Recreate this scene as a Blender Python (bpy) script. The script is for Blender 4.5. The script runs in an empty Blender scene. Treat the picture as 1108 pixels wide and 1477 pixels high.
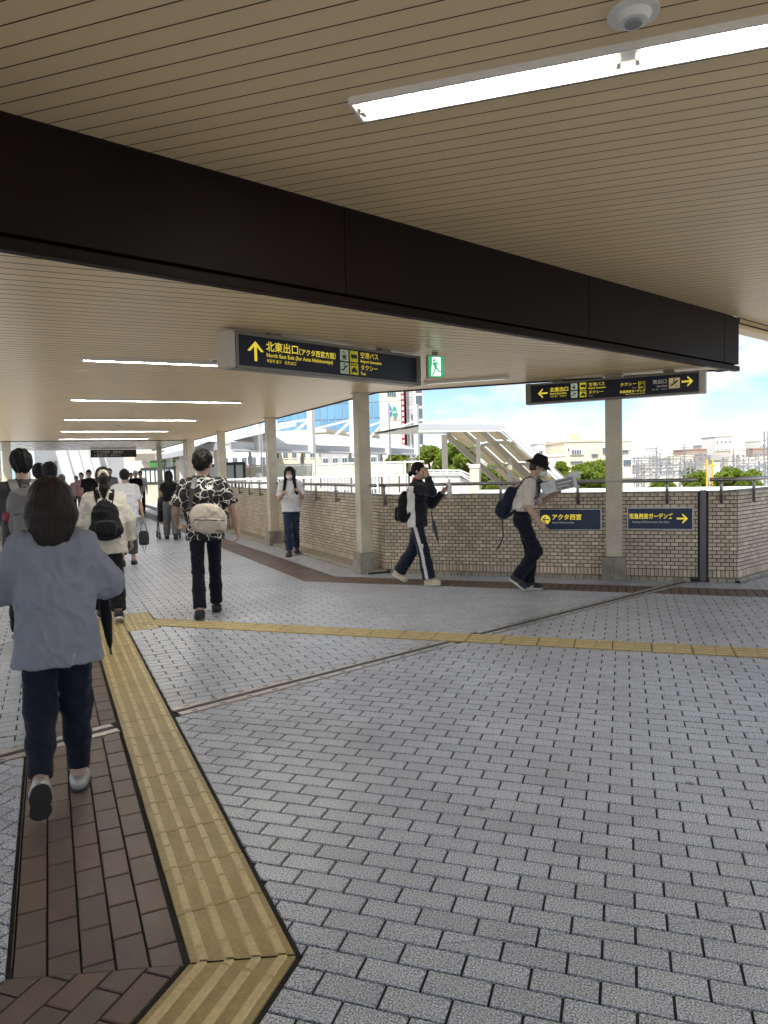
import bpy, bmesh, math, random
import numpy as np
from mathutils import Vector, Matrix
random.seed(7); RNG = np.random.default_rng(11)
rad = math.radians
SC = bpy.context.scene
COL = SC.collection

# ------------------------------------------------------------------ camera, sky, sun, exposure
PITCH, ROLL, CAMH = .059, .0255, 1.5
cd = bpy.data.cameras.new('camera'); cam = bpy.data.objects.new('camera', cd); COL.objects.link(cam)
cd.sensor_fit = 'HORIZONTAL'; cd.sensor_width = 36; cd.lens = 1035 / 1108 * 36
cd.clip_start = .05; cd.clip_end = 6000
cp, sp, cr, sr = math.cos(PITCH), math.sin(PITCH), math.cos(ROLL), math.sin(ROLL)
RX = Vector((cr, -sr * sp, -sr * cp)); UY = Vector((sr, cr * sp, cr * cp)); FW = Vector((0, cp, -sp))
cam.matrix_world = Matrix(((RX.x, UY.x, -FW.x, 0), (RX.y, UY.y, -FW.y, 0), (RX.z, UY.z, -FW.z, CAMH), (0, 0, 0, 1)))
SC.camera = cam
SUN_AZ, SUN_EL = rad(205), rad(58)          # azimuth measured clockwise from +Y
w = bpy.data.worlds.new('World'); SC.world = w; w.use_nodes = True
nt = w.node_tree; nt.nodes.clear()
out = nt.nodes.new('ShaderNodeOutputWorld'); bg = nt.nodes.new('ShaderNodeBackground')
sky = nt.nodes.new('ShaderNodeTexSky'); sky.sky_type = 'NISHITA'; sky.sun_disc = False
sky.sun_elevation = SUN_EL; sky.sun_rotation = SUN_AZ; sky.air_density = .62; sky.dust_density = .15; sky.ozone_density = 2.2
tc = nt.nodes.new('ShaderNodeTexCoord')
mp = nt.nodes.new('ShaderNodeMapping'); mp.inputs['Scale'].default_value = (1, 1, 2.3)
nz = nt.nodes.new('ShaderNodeTexNoise'); nz.inputs['Scale'].default_value = 7.5; nz.inputs['Detail'].default_value = 9; nz.inputs['Roughness'].default_value = .56
nz2 = nt.nodes.new('ShaderNodeTexNoise'); nz2.inputs['Scale'].default_value = 2.2; nz2.inputs['Detail'].default_value = 3
ad = nt.nodes.new('ShaderNodeMath'); ad.operation = 'MULTIPLY_ADD'; ad.inputs[1].default_value = .55
rp = nt.nodes.new('ShaderNodeValToRGB'); rp.color_ramp.elements[0].position = .69; rp.color_ramp.elements[1].position = .83
rp.color_ramp.elements[0].color = (.0, .0, .0, 1); rp.color_ramp.elements[1].color = (.92, .92, .92, 1)
mx = nt.nodes.new('ShaderNodeMix'); mx.data_type = 'RGBA'; mx.inputs[7].default_value = (5.2, 5.3, 5.5, 1)
nt.links.new(tc.outputs['Generated'], mp.inputs['Vector']); nt.links.new(mp.outputs[0], nz.inputs['Vector']); nt.links.new(mp.outputs[0], nz2.inputs['Vector'])
nt.links.new(nz2.outputs[0], ad.inputs[0]); nt.links.new(nz.outputs[0], ad.inputs[2]); nt.links.new(ad.outputs[0], rp.inputs[0])
nt.links.new(rp.outputs[0], mx.inputs[0]); nt.links.new(sky.outputs[0], mx.inputs[6])
nt.links.new(mx.outputs[2], bg.inputs['Color']); bg.inputs['Strength'].default_value = .05
nt.links.new(bg.outputs[0], out.inputs['Surface'])
sd = bpy.data.lights.new('sun', 'SUN'); sun = bpy.data.objects.new('sun', sd); COL.objects.link(sun)
sd.energy = 2.0; sd.angle = rad(.53); sd.color = (1, .955, .88)
sdir = Vector((math.sin(SUN_AZ) * math.cos(SUN_EL), math.cos(SUN_AZ) * math.cos(SUN_EL), math.sin(SUN_EL)))
sun.rotation_euler = sdir.to_track_quat('Z', 'Y').to_euler()
SC.view_settings.view_transform = 'Standard'; SC.view_settings.look = 'None'; SC.view_settings.gamma = 1
SC.view_settings.use_curve_mapping = False; SC.view_settings.exposure = 2.02
SC.cycles.max_bounces = 10; SC.cycles.diffuse_bounces = 6; SC.cycles.glossy_bounces = 4; SC.cycles.transparent_max_bounces = 12
SC.cycles.use_denoising = True; SC.cycles.sample_clamp_indirect = 6

# ------------------------------------------------------------------ materials
MATS = {}
def mat(name, col, rough=.6, metal=0., var=.0, scale=8., bump=0., bscale=60., spec=.5, hue=None, rand=0., trans=0., emit=0., emitcol=None, coat=0., sheen=0., stretch=(1, 1, 1), speck=None, wvar=None):
    """principled material: noise variation of the base colour, optional fine bump, per-piece random value"""
    if name in MATS: return MATS[name]
    m = bpy.data.materials.new(name); m.use_nodes = True; t = m.node_tree; N = t.nodes; L = t.links
    b = N['Principled BSDF']; b.inputs['Roughness'].default_value = rough; b.inputs['Metallic'].default_value = metal
    b.inputs['Specular IOR Level'].default_value = spec; b.inputs['Base Color'].default_value = (*col, 1)
    if coat: b.inputs['Coat Weight'].default_value = coat; b.inputs['Coat Roughness'].default_value = .15
    if sheen: b.inputs['Sheen Weight'].default_value = sheen; b.inputs['Sheen Roughness'].default_value = .4
    if trans: b.inputs['Transmission Weight'].default_value = trans
    if emit: b.inputs['Emission Strength'].default_value = emit; b.inputs['Emission Color'].default_value = (*(emitcol or col), 1)
    c = N.new('ShaderNodeTexCoord'); mpn = N.new('ShaderNodeMapping'); mpn.inputs['Scale'].default_value = stretch
    L.new(c.outputs['Object'], mpn.inputs[0]); vec = mpn.outputs[0]; cur = None
    if var or rand or speck or wvar:
        rgb = N.new('ShaderNodeRGB'); rgb.outputs[0].default_value = (*col, 1); cur = rgb.outputs[0]
    if var:
        n = N.new('ShaderNodeTexNoise'); n.inputs['Scale'].default_value = scale; n.inputs['Detail'].default_value = 6; n.inputs['Roughness'].default_value = .6
        L.new(vec, n.inputs['Vector'])
        r = N.new('ShaderNodeMapRange'); r.inputs[1].default_value = .3; r.inputs[2].default_value = .7; r.inputs[3].default_value = 1 - var; r.inputs[4].default_value = 1 + var
        L.new(n.outputs[0], r.inputs[0])
        q = N.new('ShaderNodeMix'); q.data_type = 'RGBA'; q.blend_type = 'MULTIPLY'; q.inputs[0].default_value = 1
        L.new(cur, q.inputs[6]); cc = N.new('ShaderNodeCombineColor'); [L.new(r.outputs[0], cc.inputs[i]) for i in range(3)]
        L.new(cc.outputs[0], q.inputs[7]); cur = q.outputs[2]
        rr = N.new('ShaderNodeMapRange'); rr.inputs[3].default_value = max(0, rough - .08); rr.inputs[4].default_value = min(1, rough + .08)
        L.new(n.outputs[0], rr.inputs[0]); L.new(rr.outputs[0], b.inputs['Roughness'])
    if rand:
        oi = N.new('ShaderNodeObjectInfo'); ge = N.new('ShaderNodeNewGeometry')
        a = N.new('ShaderNodeMath'); a.operation = 'ADD'; L.new(oi.outputs['Random'], a.inputs[0]); L.new(ge.outputs['Random Per Island'], a.inputs[1])
        f = N.new('ShaderNodeMath'); f.operation = 'FRACT'; L.new(a.outputs[0], f.inputs[0])
        r = N.new('ShaderNodeMapRange'); r.inputs[3].default_value = 1 - rand; r.inputs[4].default_value = 1 + rand; L.new(f.outputs[0], r.inputs[0])
        cc = N.new('ShaderNodeCombineColor'); [L.new(r.outputs[0], cc.inputs[i]) for i in range(3)]
        if hue:
            f2 = N.new('ShaderNodeMath'); f2.operation = 'MULTIPLY'; f2.inputs[1].default_value = 7.31; L.new(f.outputs[0], f2.inputs[0])
            f3 = N.new('ShaderNodeMath'); f3.operation = 'FRACT'; L.new(f2.outputs[0], f3.inputs[0])
            qh = N.new('ShaderNodeMix'); qh.data_type = 'RGBA'; qh.inputs[7].default_value = (*hue, 1); L.new(f3.outputs[0], qh.inputs[0]); L.new(cur, qh.inputs[6]); cur = qh.outputs[2]
        q = N.new('ShaderNodeMix'); q.data_type = 'RGBA'; q.blend_type = 'MULTIPLY'; q.inputs[0].default_value = 1
        L.new(cur, q.inputs[6]); L.new(cc.outputs[0], q.inputs[7]); cur = q.outputs[2]
    if speck:
        n = N.new('ShaderNodeTexNoise'); n.inputs['Scale'].default_value = speck[0]; n.inputs['Detail'].default_value = 2
        L.new(c.outputs['Object'], n.inputs['Vector'])
        r = N.new('ShaderNodeMapRange'); r.inputs[1].default_value = .36; r.inputs[2].default_value = .64; r.inputs[3].default_value = 1 - speck[1]; r.inputs[4].default_value = 1 + speck[1]
        L.new(n.outputs[0], r.inputs[0]); cc = N.new('ShaderNodeCombineColor'); [L.new(r.outputs[0], cc.inputs[i]) for i in range(3)]
        q = N.new('ShaderNodeMix'); q.data_type = 'RGBA'; q.blend_type = 'MULTIPLY'; q.inputs[0].default_value = 1
        L.new(cur, q.inputs[6]); L.new(cc.outputs[0], q.inputs[7]); cur = q.outputs[2]
    if wvar:
        gp = N.new('ShaderNodeNewGeometry'); n = N.new('ShaderNodeTexNoise'); n.inputs['Scale'].default_value = wvar[0]; n.inputs['Detail'].default_value = 7; n.inputs['Roughness'].default_value = .62
        L.new(gp.outputs['Position'], n.inputs['Vector'])
        r = N.new('ShaderNodeMapRange'); r.inputs[1].default_value = .32; r.inputs[2].default_value = .68; r.inputs[3].default_value = 1 - wvar[1]; r.inputs[4].default_value = 1 + wvar[1] * .7
        L.new(n.outputs[0], r.inputs[0]); cc = N.new('ShaderNodeCombineColor'); [L.new(r.outputs[0], cc.inputs[i]) for i in range(3)]
        q = N.new('ShaderNodeMix'); q.data_type = 'RGBA'; q.blend_type = 'MULTIPLY'; q.inputs[0].default_value = 1
        L.new(cur, q.inputs[6]); L.new(cc.outputs[0], q.inputs[7]); cur = q.outputs[2]
    if cur: L.new(cur, b.inputs['Base Color'])
    if bump:
        n = N.new('ShaderNodeTexNoise'); n.inputs['Scale'].default_value = bscale; n.inputs['Detail'].default_value = 4; L.new(vec, n.inputs['Vector'])
        bp = N.new('ShaderNodeBump'); bp.inputs['Strength'].default_value = bump; bp.inputs['Distance'].default_value = .01
        L.new(n.outputs[0], bp.inputs['Height']); L.new(bp.outputs[0], b.inputs['Normal'])
    MATS[name] = m; return m

# ------------------------------------------------------------------ mesh and object helpers
class MB:
    def __init__(s): s.v = []; s.f = []; s.m = []
    def add(s, vs, fs, mi=0):
        o = len(s.v); s.v += [tuple(p) for p in vs]; s.f += [tuple(i + o for i in f) for f in fs]; s.m += [mi] * len(fs); return s
    def box(s, c, d, M=None, mi=0, taper=None):
        x, y, z = (k / 2 for k in d); tx, ty = taper or (1, 1)
        P = [(-x, -y, -z), (x, -y, -z), (x, y, -z), (-x, y, -z), (-x * tx, -y * ty, z), (x * tx, -y * ty, z), (x * tx, y * ty, z), (-x * tx, y * ty, z)]
        P = [Vector(p) + Vector(c) for p in P]
        if M is not None: P = [M @ p for p in P]
        return s.add(P, [(3, 2, 1, 0), (4, 5, 6, 7), (0, 1, 5, 4), (1, 2, 6, 5), (2, 3, 7, 6), (3, 0, 4, 7)], mi)
    def bar(s, a, b, wd, ht, up=(0, 0, 1), mi=0):
        a, b = Vector(a), Vector(b); d = (b - a).normalized(); u = Vector(up)
        if abs(d.dot(u)) > .98: u = Vector((1, 0, 0))
        r = d.cross(u).normalized(); u = r.cross(d); r = r * wd / 2; u = u * ht / 2
        P = [a - r - u, a + r - u, a + r + u, a - r + u, b - r - u, b + r - u, b + r + u, b - r + u]
        return s.add(P, [(0, 1, 2, 3), (7, 6, 5, 4), (4, 5, 1, 0), (5, 6, 2, 1), (6, 7, 3, 2), (7, 4, 0, 3)], mi)
    def tube(s, pts, r, n=10, cap=True, mi=0):
        pts = [Vector(p) for p in pts]; rs = r if isinstance(r, (list, tuple)) else [r] * len(pts); V = []; F = []
        for i, p in enumerate(pts):
            d = (pts[min(i + 1, len(pts) - 1)] - pts[max(i - 1, 0)]).normalized()
            u = Vector((0, 0, 1)) if abs(d.z) < .9 else Vector((1, 0, 0))
            a = d.cross(u).normalized(); b = a.cross(d)
            V += [p + (a * math.cos(2 * math.pi * k / n) + b * math.sin(2 * math.pi * k / n)) * rs[i] for k in range(n)]
        for i in range(len(pts) - 1):
            F += [(i * n + k, i * n + (k + 1) % n, (i + 1) * n + (k + 1) % n, (i + 1) * n + k) for k in range(n)]
        if cap: F += [tuple(range(n))[::-1], tuple(range((len(pts) - 1) * n, len(pts) * n))]
        return s.add(V, F, mi)
    def prism(s, poly, z0, z1, mi=0, inset=0.):
        n = len(poly); V = [(p[0], p[1], z0) for p in poly]
        if inset:
            cx = sum(p[0] for p in poly) / n; cy = sum(p[1] for p in poly) / n; T = []
            for x, y in ((p[0], p[1]) for p in poly):
                L = math.hypot(cx - x, cy - y) or 1; k = min(inset * 1.4 / L, .5); T.append((x + (cx - x) * k, y + (cy - y) * k, z1))
            V += [(p[0], p[1], z1 - inset) for p in poly] + T; F = [tuple(range(2 * n, 3 * n))]
            for b in (0, n): F += [(b + i, b + (i + 1) % n, b + n + (i + 1) % n, b + n + i) for i in range(n)]
        else:
            V += [(p[0], p[1], z1) for p in poly]; F = [tuple(range(n, 2 * n))] + [(i, (i + 1) % n, n + (i + 1) % n, n + i) for i in range(n)]
        return s.add(V, F, mi)
    def mesh(s, name='m', smooth=False):
        me = bpy.data.meshes.new(name); me.from_pydata(s.v, [], s.f)
        if any(s.m): me.polygons.foreach_set('material_index', s.m)
        if smooth: me.polygons.foreach_set('use_smooth', [True] * len(me.polygons))
        me.update(); return me

def link(name, me, mats=None, parent=None, loc=None, M=None):
    o = bpy.data.objects.new(name, me); COL.objects.link(o)
    if me is not None and mats:
        if not isinstance(mats, (list, tuple)): mats = [mats]
        if len(me.materials) == 0:
            for m in mats: me.materials.append(m)
    if M is not None: o.matrix_world = M
    elif loc is not None: o.location = loc
    if parent is not None:
        o.parent = parent
        o.matrix_parent_inverse = WM(parent).inverted()
    return o
def WM(o):
    M = o.matrix_basis
    return (WM(o.parent) @ o.matrix_parent_inverse @ M) if o.parent else M.copy()
def obj(name, mb, mats, parent=None, kind=None, smooth=False):
    o = link(name, mb.mesh(name, smooth), mats, parent)
    if kind: o['kind'] = kind
    return o
def thing(name, loc, label, cat, group=None, kind=None):
    o = bpy.data.objects.new(name, None); COL.objects.link(o); o.location = loc; o.empty_display_size = .1
    return tag(o, label, cat, group, kind)
def tag(o, label=None, cat=None, group=None, kind=None):
    if label: o['label'] = label
    if cat: o['category'] = cat
    if group: o['group'] = group
    if kind: o['kind'] = kind
    return o
def bevel(o, wd=.005, seg=2):
    m = o.modifiers.new('bevel', 'BEVEL'); m.width = wd; m.segments = seg; m.limit_method = 'ANGLE'; m.angle_limit = rad(40); return o

def clip(poly, hp):
    """clip a polygon with half-plane a*x+b*y<=c"""
    a, b, c = hp; out = []; n = len(poly)
    for i in range(n):
        p, q = poly[i], poly[(i + 1) % n]; dp = a * p[0] + b * p[1] - c; dq = a * q[0] + b * q[1] - c
        if dp <= 0: out.append(p)
        if dp * dq < 0: t = dp / (dp - dq); out.append((p[0] + (q[0] - p[0]) * t, p[1] + (q[1] - p[1]) * t))
    return out
def area(P): return .5 * sum(P[i][0] * P[(i + 1) % len(P)][1] - P[(i + 1) % len(P)][0] * P[i][1] for i in range(len(P)))
def pix(p):
    d = Vector(p) - Vector((0, 0, CAMH)); f = d.dot(FW)
    if f <= .1: return None
    return 554 + 1035 * d.dot(RX) / f, 738.5 - 1035 * d.dot(UY) / f, f
def seen(p, m=40):
    q = pix(p); return q is not None and -m < q[0] < 1108 + m and -m < q[1] < 1477 + m
def at(u, v, y):
    """world point on the camera ray through photo pixel (u, v) at distance y ahead"""
    d = RX * ((u - 554) / 1035) - UY * ((v - 738.5) / 1035) + FW; return Vector((0, 0, CAMH)) + d * (y / d.y)

# plan coordinates: passage (c across, s along, 25 degrees), front wall (t along, o towards us)
A25 = rad(25); N2 = Vector((math.cos(A25), math.sin(A25))); D2 = Vector((-math.sin(A25), math.cos(A25)))
def PS(c, s, z=None): p = N2 * c + D2 * s; return p if z is None else Vector((p.x, p.y, z))
def hp_c(c, sgn): return (sgn * N2.x, sgn * N2.y, sgn * c)        # sgn=1 keeps c<=value
def hp_s(s, sgn): return (sgn * D2.x, sgn * D2.y, sgn * s)
AF = Vector((.817, 10.041)); DF = Vector((.936, -.351)).normalized(); NF = Vector((DF.y, -DF.x))
def FW_(t, o, z=None): p = AF + DF * t + NF * o; return p if z is None else Vector((p.x, p.y, z))
def hp_o(o, sgn): return (sgn * NF.x, sgn * NF.y, sgn * (NF.dot(AF) + o))
CW = 4.40                                   # face of the passage wall
OW = -.06                                   # face of the front wall
def isect(c, o):                            # where line c meets line o
    b = NF.dot(AF) + o; det = N2.x * NF.y - N2.y * NF.x
    return Vector(((c * NF.y - b * N2.y) / det, (N2.x * b - NF.x * c) / det))
# ------------------------------------------------------------------ materials of the setting
M_GROUT = mat('grout', (.045, .044, .044), .9, spec=.1, var=.25, scale=30, bump=.3)
M_TILE = mat('grey_paver', (.475, .51, .575), .29, spec=.5, rand=.085, speck=(170, .72), bump=.1, bscale=170, wvar=(1.1, .14))
_t = M_TILE.node_tree; _b = _t.nodes['Principled BSDF']; _src = _b.inputs['Base Color'].links[0].from_socket      # trodden-in gum spots
_g = _t.nodes.new('ShaderNodeNewGeometry'); _v = _t.nodes.new('ShaderNodeTexVoronoi'); _v.inputs['Scale'].default_value = 1.9; _t.links.new(_g.outputs['Position'], _v.inputs['Vector'])
_r = _t.nodes.new('ShaderNodeMapRange'); _r.inputs[1].default_value = .035; _r.inputs[2].default_value = .055; _r.inputs[3].default_value = .45; _r.inputs[4].default_value = 1.; _t.links.new(_v.outputs['Distance'], _r.inputs[0])
_c = _t.nodes.new('ShaderNodeCombineColor'); [_t.links.new(_r.outputs[0], _c.inputs[i]) for i in range(3)]
_q = _t.nodes.new('ShaderNodeMix'); _q.data_type = 'RGBA'; _q.blend_type = 'MULTIPLY'; _q.inputs[0].default_value = 1; _t.links.new(_src, _q.inputs[6]); _t.links.new(_c.outputs[0], _q.inputs[7]); _t.links.new(_q.outputs[2], _b.inputs['Base Color'])
M_BROWN = mat('brown_paver', (.155, .105, .08), .45, var=.1, scale=7, rand=.12, hue=(.125, .095, .078), bump=.15, bscale=160, wvar=(1.6, .2))
M_YEL = mat('yellow_tactile', (.41, .315, .13), .5, rand=.06, bump=.08, bscale=140, speck=(70, .10), wvar=(5, .12))
M_YELB = mat('yellow_tactile_bar', (.60, .48, .23), .42, speck=(70, .08), wvar=(7, .12))
M_WALLT = mat('wall_brick', (.70, .60, .455), .5, var=.1, scale=14, rand=.17, hue=(.58, .475, .36), bump=.1, bscale=200, wvar=(1.3, .16))
M_WCORE = mat('wall_mortar', (.075, .065, .052), .85, var=.2, scale=20)
M_KERB = mat('kerb_stone', (.33, .30, .24), .6, var=.2, scale=12, rand=.12)
M_STEEL = mat('stainless_steel', (.55, .54, .52), .3, metal=1, var=.05, scale=40)
M_RAIL = mat('rail_steel', (.36, .34, .32), .34, metal=1, var=.05, scale=20)
M_JOINTD = mat('dark_rubber', (.03, .03, .032), .6, var=.2)
M_COL = mat('cream_paint', (.62, .56, .44), .42, speck=(40, .05), wvar=(2.6, .17))
M_CONC = mat('raw_concrete', (.30, .28, .235), .8, var=.3, scale=6, bump=.4, bscale=60)
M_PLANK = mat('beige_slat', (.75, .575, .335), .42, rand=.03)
M_PLANKF = mat('lit_beige_slat', (.84, .645, .375), .36, rand=.025)  # beige slats lightened so the colour carries the passage ceiling's brighter light
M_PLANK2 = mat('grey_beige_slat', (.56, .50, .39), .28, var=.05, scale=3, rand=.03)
M_SLOT = mat('slot_dark', (.03, .022, .015), .9)
M_BEAM = mat('dark_brown_panel', (.0105, .0062, .0048), .5, var=.15, scale=2, spec=.10)
M_WHITE = mat('white_enamel', (.74, .73, .69), .4, var=.05)
M_TUBE = mat('fluorescent_tube', (1, .97, .86), .5, emit=17.0, emitcol=(1, .96, .89))
M_TUBEF = mat('fluorescent_tube_far', (1, .97, .86), .5, emit=42.0, emitcol=(1, .98, .94))
M_NAVY = mat('navy_sign', (.008, .011, .028), .35, spec=.3)
M_NAVY2 = mat('navy_plate', (.016, .030, .085), .4)
M_FRAME = mat('sign_frame', (.20, .185, .16), .4, metal=.4)
M_CAP = mat('sign_cap', (.50, .47, .40), .4)
M_YTXT = mat('yellow_print', (.75, .60, .05), .5, emit=.16, emitcol=(.75, .6, .05))  # faint glow added so the printed lettering looks more brightly lit
M_WTXT = mat('pale_print', (.72, .70, .58), .5)
M_ICON_G = mat('pale_green_icon', (.62, .74, .55), .5, emit=.15)
M_ICON_Y = mat('yellow_icon', (.78, .68, .03), .5, emit=.12)
M_ICON_O = mat('cream_icon', (.85, .66, .34), .5, emit=.1)
M_BLK = mat('black_print', (.012, .012, .014), .5)
M_GREEN = mat('exit_green', (.01, .27, .10), .45, emit=.35)
M_EXW = mat('exit_white', (.78, .85, .76), .45, emit=.4)

# ------------------------------------------------------------------ floor
TH = -.324; EA = Vector((math.cos(TH), math.sin(TH))); NA = Vector((-math.sin(TH), math.cos(TH)))
O_A = Vector((-.3083, 2.411)); BL, BW = .1974, .0966
J41 = rad(41.1); DJ = Vector((math.cos(J41), math.sin(J41))); NJ = Vector((-DJ.y, DJ.x)); KJ = NJ.dot(Vector((-2.073, 3.73))); JW = .165
def hpn(n, k, sgn): return (sgn * n.x, sgn * n.y, sgn * k)
JN, JF = hpn(NJ, KJ - .012, 1), hpn(NJ, KJ + JW + .012, -1)
CRS = 6.151; XB, XT = hpn(NA, CRS - .168, 1), hpn(NA, CRS + .168, -1)
MM = Vector((-.302, 2.146)); MD = Vector((math.cos(rad(4.9)), math.sin(rad(4.9)))); MN = Vector((-MD.y, MD.x)); KM = MN.dot(MM)
MUP, MDN = hpn(MN, KM, -1), hpn(MN, KM, 1)
S2 = Vector((math.sin(rad(71.5)), -math.cos(rad(71.5)))); KS = S2.dot(MM); D71 = Vector((math.cos(rad(71.5)), math.sin(rad(71.5))))
RWN = Vector((-math.sin(rad(41.2)), math.cos(rad(41.2)))); KRW = RWN.dot(Vector((4.367, 8.708)))
NRW = hpn(RWN, KRW, 1); TL, TR = hpn(DF, DF.dot(AF) + 3.75, 1), hpn(DF, DF.dot(AF) + 3.75, -1)
m1, m2 = isect(3.12, .95), isect(4.10, 0.); md = (m2 - m1).normalized(); MB_N = Vector((-md.y, md.x)); KB = MB_N.dot(m1)
sgnP = -1 if MB_N.dot(PS(3.6, 14)) > KB else 1
MP, MF = hpn(MB_N, KB, sgnP), hpn(MB_N, KB, -sgnP)       # passage side / front side of the mitre

fl = MB(); fl.prism([(-9, -7), (9, -7), (9, 8.0), (5.6, 9.9), FW_(3.74, -.2), isect(4.6, -.2), PS(4.6, 40), PS(-16, 40), (-22, 4)], -.25, -.009)  # left part out of view widened to bounce sunlight onto the passage ceiling
floor = obj('floor', fl, M_GROUT, kind='structure')

def pave(origin, e, L, W, joint, zones, box, dep=.02, offs=.5, jz=.0008):
    """running-bond pieces of a lattice clipped to each zone (a list of half-planes)"""
    n = Vector((-e.y, e.x)); out = []; x0, x1, y0, y1 = box
    cs = [Vector(p) - origin for p in ((x0, y0), (x1, y0), (x1, y1), (x0, y1))]
    i0, i1 = math.floor(min(c.dot(e) for c in cs) / L) - 1, math.ceil(max(c.dot(e) for c in cs) / L) + 1
    r0, r1 = math.floor(min(c.dot(n) for c in cs) / W), math.ceil(max(c.dot(n) for c in cs) / W)
    R = math.hypot(L, W) / 2
    for r in range(r0, r1):
        for i in range(i0, i1):
            ctr = origin + e * ((i + .5 + (offs if r % 2 else 0)) * L) + n * ((r + .5) * W)
            if not (x0 < ctr.x < x1 and y0 < ctr.y < y1): continue
            for z in zones:
                ds = [(a * ctr.x + b * ctr.y - c) / math.hypot(a, b) for a, b, c in z]
                m = max(ds)
                if m > R: continue
                hx, hy = L / 2 - joint / 2, W / 2 - joint / 2
                P = [tuple(ctr + e * (sx * hx) + n * (sy * hy)) for sx, sy in ((-1, -1), (1, -1), (1, 1), (-1, 1))]
                whole = m < -R
                if not whole:
                    for h, dd in zip(z, ds):
                        if dd > -R and len(P) > 2: P = clip(P, h)
                    if len(P) < 3 or abs(area(P)) < 2e-4: continue
                out.append((P, ctr, whole, random.uniform(-jz, jz)))
    return out
def lay(pieces, e, L, W, joint, m, name, parent, dep=.02, limit=300, inset=.003):
    """the nearest pieces in view become objects sharing one mesh, the rest one object"""
    vis = sorted((p for p in pieces if seen((p[1].x, p[1].y, 0), 10)), key=lambda p: p[1].length)[:limit]
    ids = {id(p) for p in vis}; std = MB(); hx, hy = L / 2 - joint / 2, W / 2 - joint / 2
    std.prism([(-hx, -hy), (hx, -hy), (hx, hy), (-hx, hy)], -dep, 0, inset=inset); sm = std.mesh(name); ang = math.atan2(e.y, e.x)
    for P, c, whole, z in vis:
        if whole:
            t = Matrix.Translation((c.x, c.y, z)) @ Matrix.Rotation(ang + random.uniform(-.006, .006), 4, 'Z') @ Matrix.Rotation(random.uniform(-.003, .003), 4, 'X')
            link(name, sm, m, parent, M=t)
        else: obj(name, MB().prism(P, -dep, z, inset=inset), m, parent)
    b = MB()
    for p in pieces:
        if id(p) not in ids:
            far = p[1].length > 9
            b.prism(p[0], -dep if not far else -.01, p[3], inset=0 if far else inset)
    if b.v: obj(name, b, m, parent, kind='stuff')
zA = [[hp_c(.644, -1), MUP, XB, JN], [hpn(S2, KS + .016, -1), MDN], [XT, JN, hp_o(.95, -1), TL], [XT, JN, hp_o(.95, -1), TR, NRW], [JN, hp_o(.44, 1), hp_o(.005, -1), TL], [JN, hp_o(.44, 1), TR, NRW],
      [hp_c(-.19, 1), MUP, JN], [hpn(S2, KS - .31 - .505, 1), MDN]]
pcs = pave(O_A, EA, BL, BW, .009, zA, (-5.5, 7.5, -3, 10.2))
zB = [[hp_c(.94, -1), XB, JF], [hp_c(.94, -1), hp_c(3.12, 1), XT, JF], [hp_c(3.12, -1), hp_o(.95, -1), XT, JF], [hp_c(.644, -1), hp_c(.94, 1), hp_s(7.29, 1), JF],
      [hp_c(.644, -1), hp_c(.94, 1), hp_s(8.21, -1), JF], [hp_c(3.64, -1), hp_c(4.09, 1), MP], [hp_o(.44, 1), hp_o(.005, -1), MF, JF], [hp_c(-.19, 1), hp_c(-4, -1), JF]]
pcsB = pave(PS(.05, .03), N2, BL, BW, .009, zB, (-19, 4.5, 3, 36))
lay(pcs, EA, BL, BW, .009, M_TILE, 'paving_brick', floor)
lay(pcsB, N2, BL, BW, .009, M_TILE, 'paving_slab', floor, limit=280)
# brown bands
bz1 = pave(PS(-.170, .05), D2, BL, BW * .99, .0065, [[hp_c(-.176, -1), hp_c(.312, 1), MUP, JN], [hp_c(-.176, -1), hp_c(.312, 1), JF]], (-15, 1.2, 1, 34))
bz2 = pave(MM + S2 * (-.31 - .015), D71, BL, BW * .99, .0065, [[hpn(S2, KS - .31 - .495, -1), hpn(S2, KS - .325, 1), MDN]], (-3, 1, -3, 3))
lay(bz1, D2, BL, BW * .99, .0065, M_BROWN, 'brown_brick', floor, limit=200); lay(bz2, D71, BL, BW * .99, .0065, M_BROWN, 'brown_brick', floor, limit=60)
bz3 = pave(isect(3.13, .95), D2, BL / 2, BW, .009, [[hp_c(3.13, -1), hp_c(3.63, 1), MP]], (-15, 2, 8, 34), offs=0)
bz4 = pave(isect(3.13, .95), DF, BL / 2, BW, .009, [[hp_o(.94, 1), hp_o(.45, -1), MF, JF], [hp_o(.94, 1), hp_o(.45, -1), JN, TL], [hp_o(.94, 1), hp_o(.45, -1), JN, TR, NRW]], (-1.5, 6.5, 6, 11), offs=0)
lay(bz3, D2, BL / 2, BW, .009, M_BROWN, 'edging_brick', floor, limit=30); lay(bz4, DF, BL / 2, BW, .009, M_BROWN, 'edging_brick', floor, limit=230)

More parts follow.
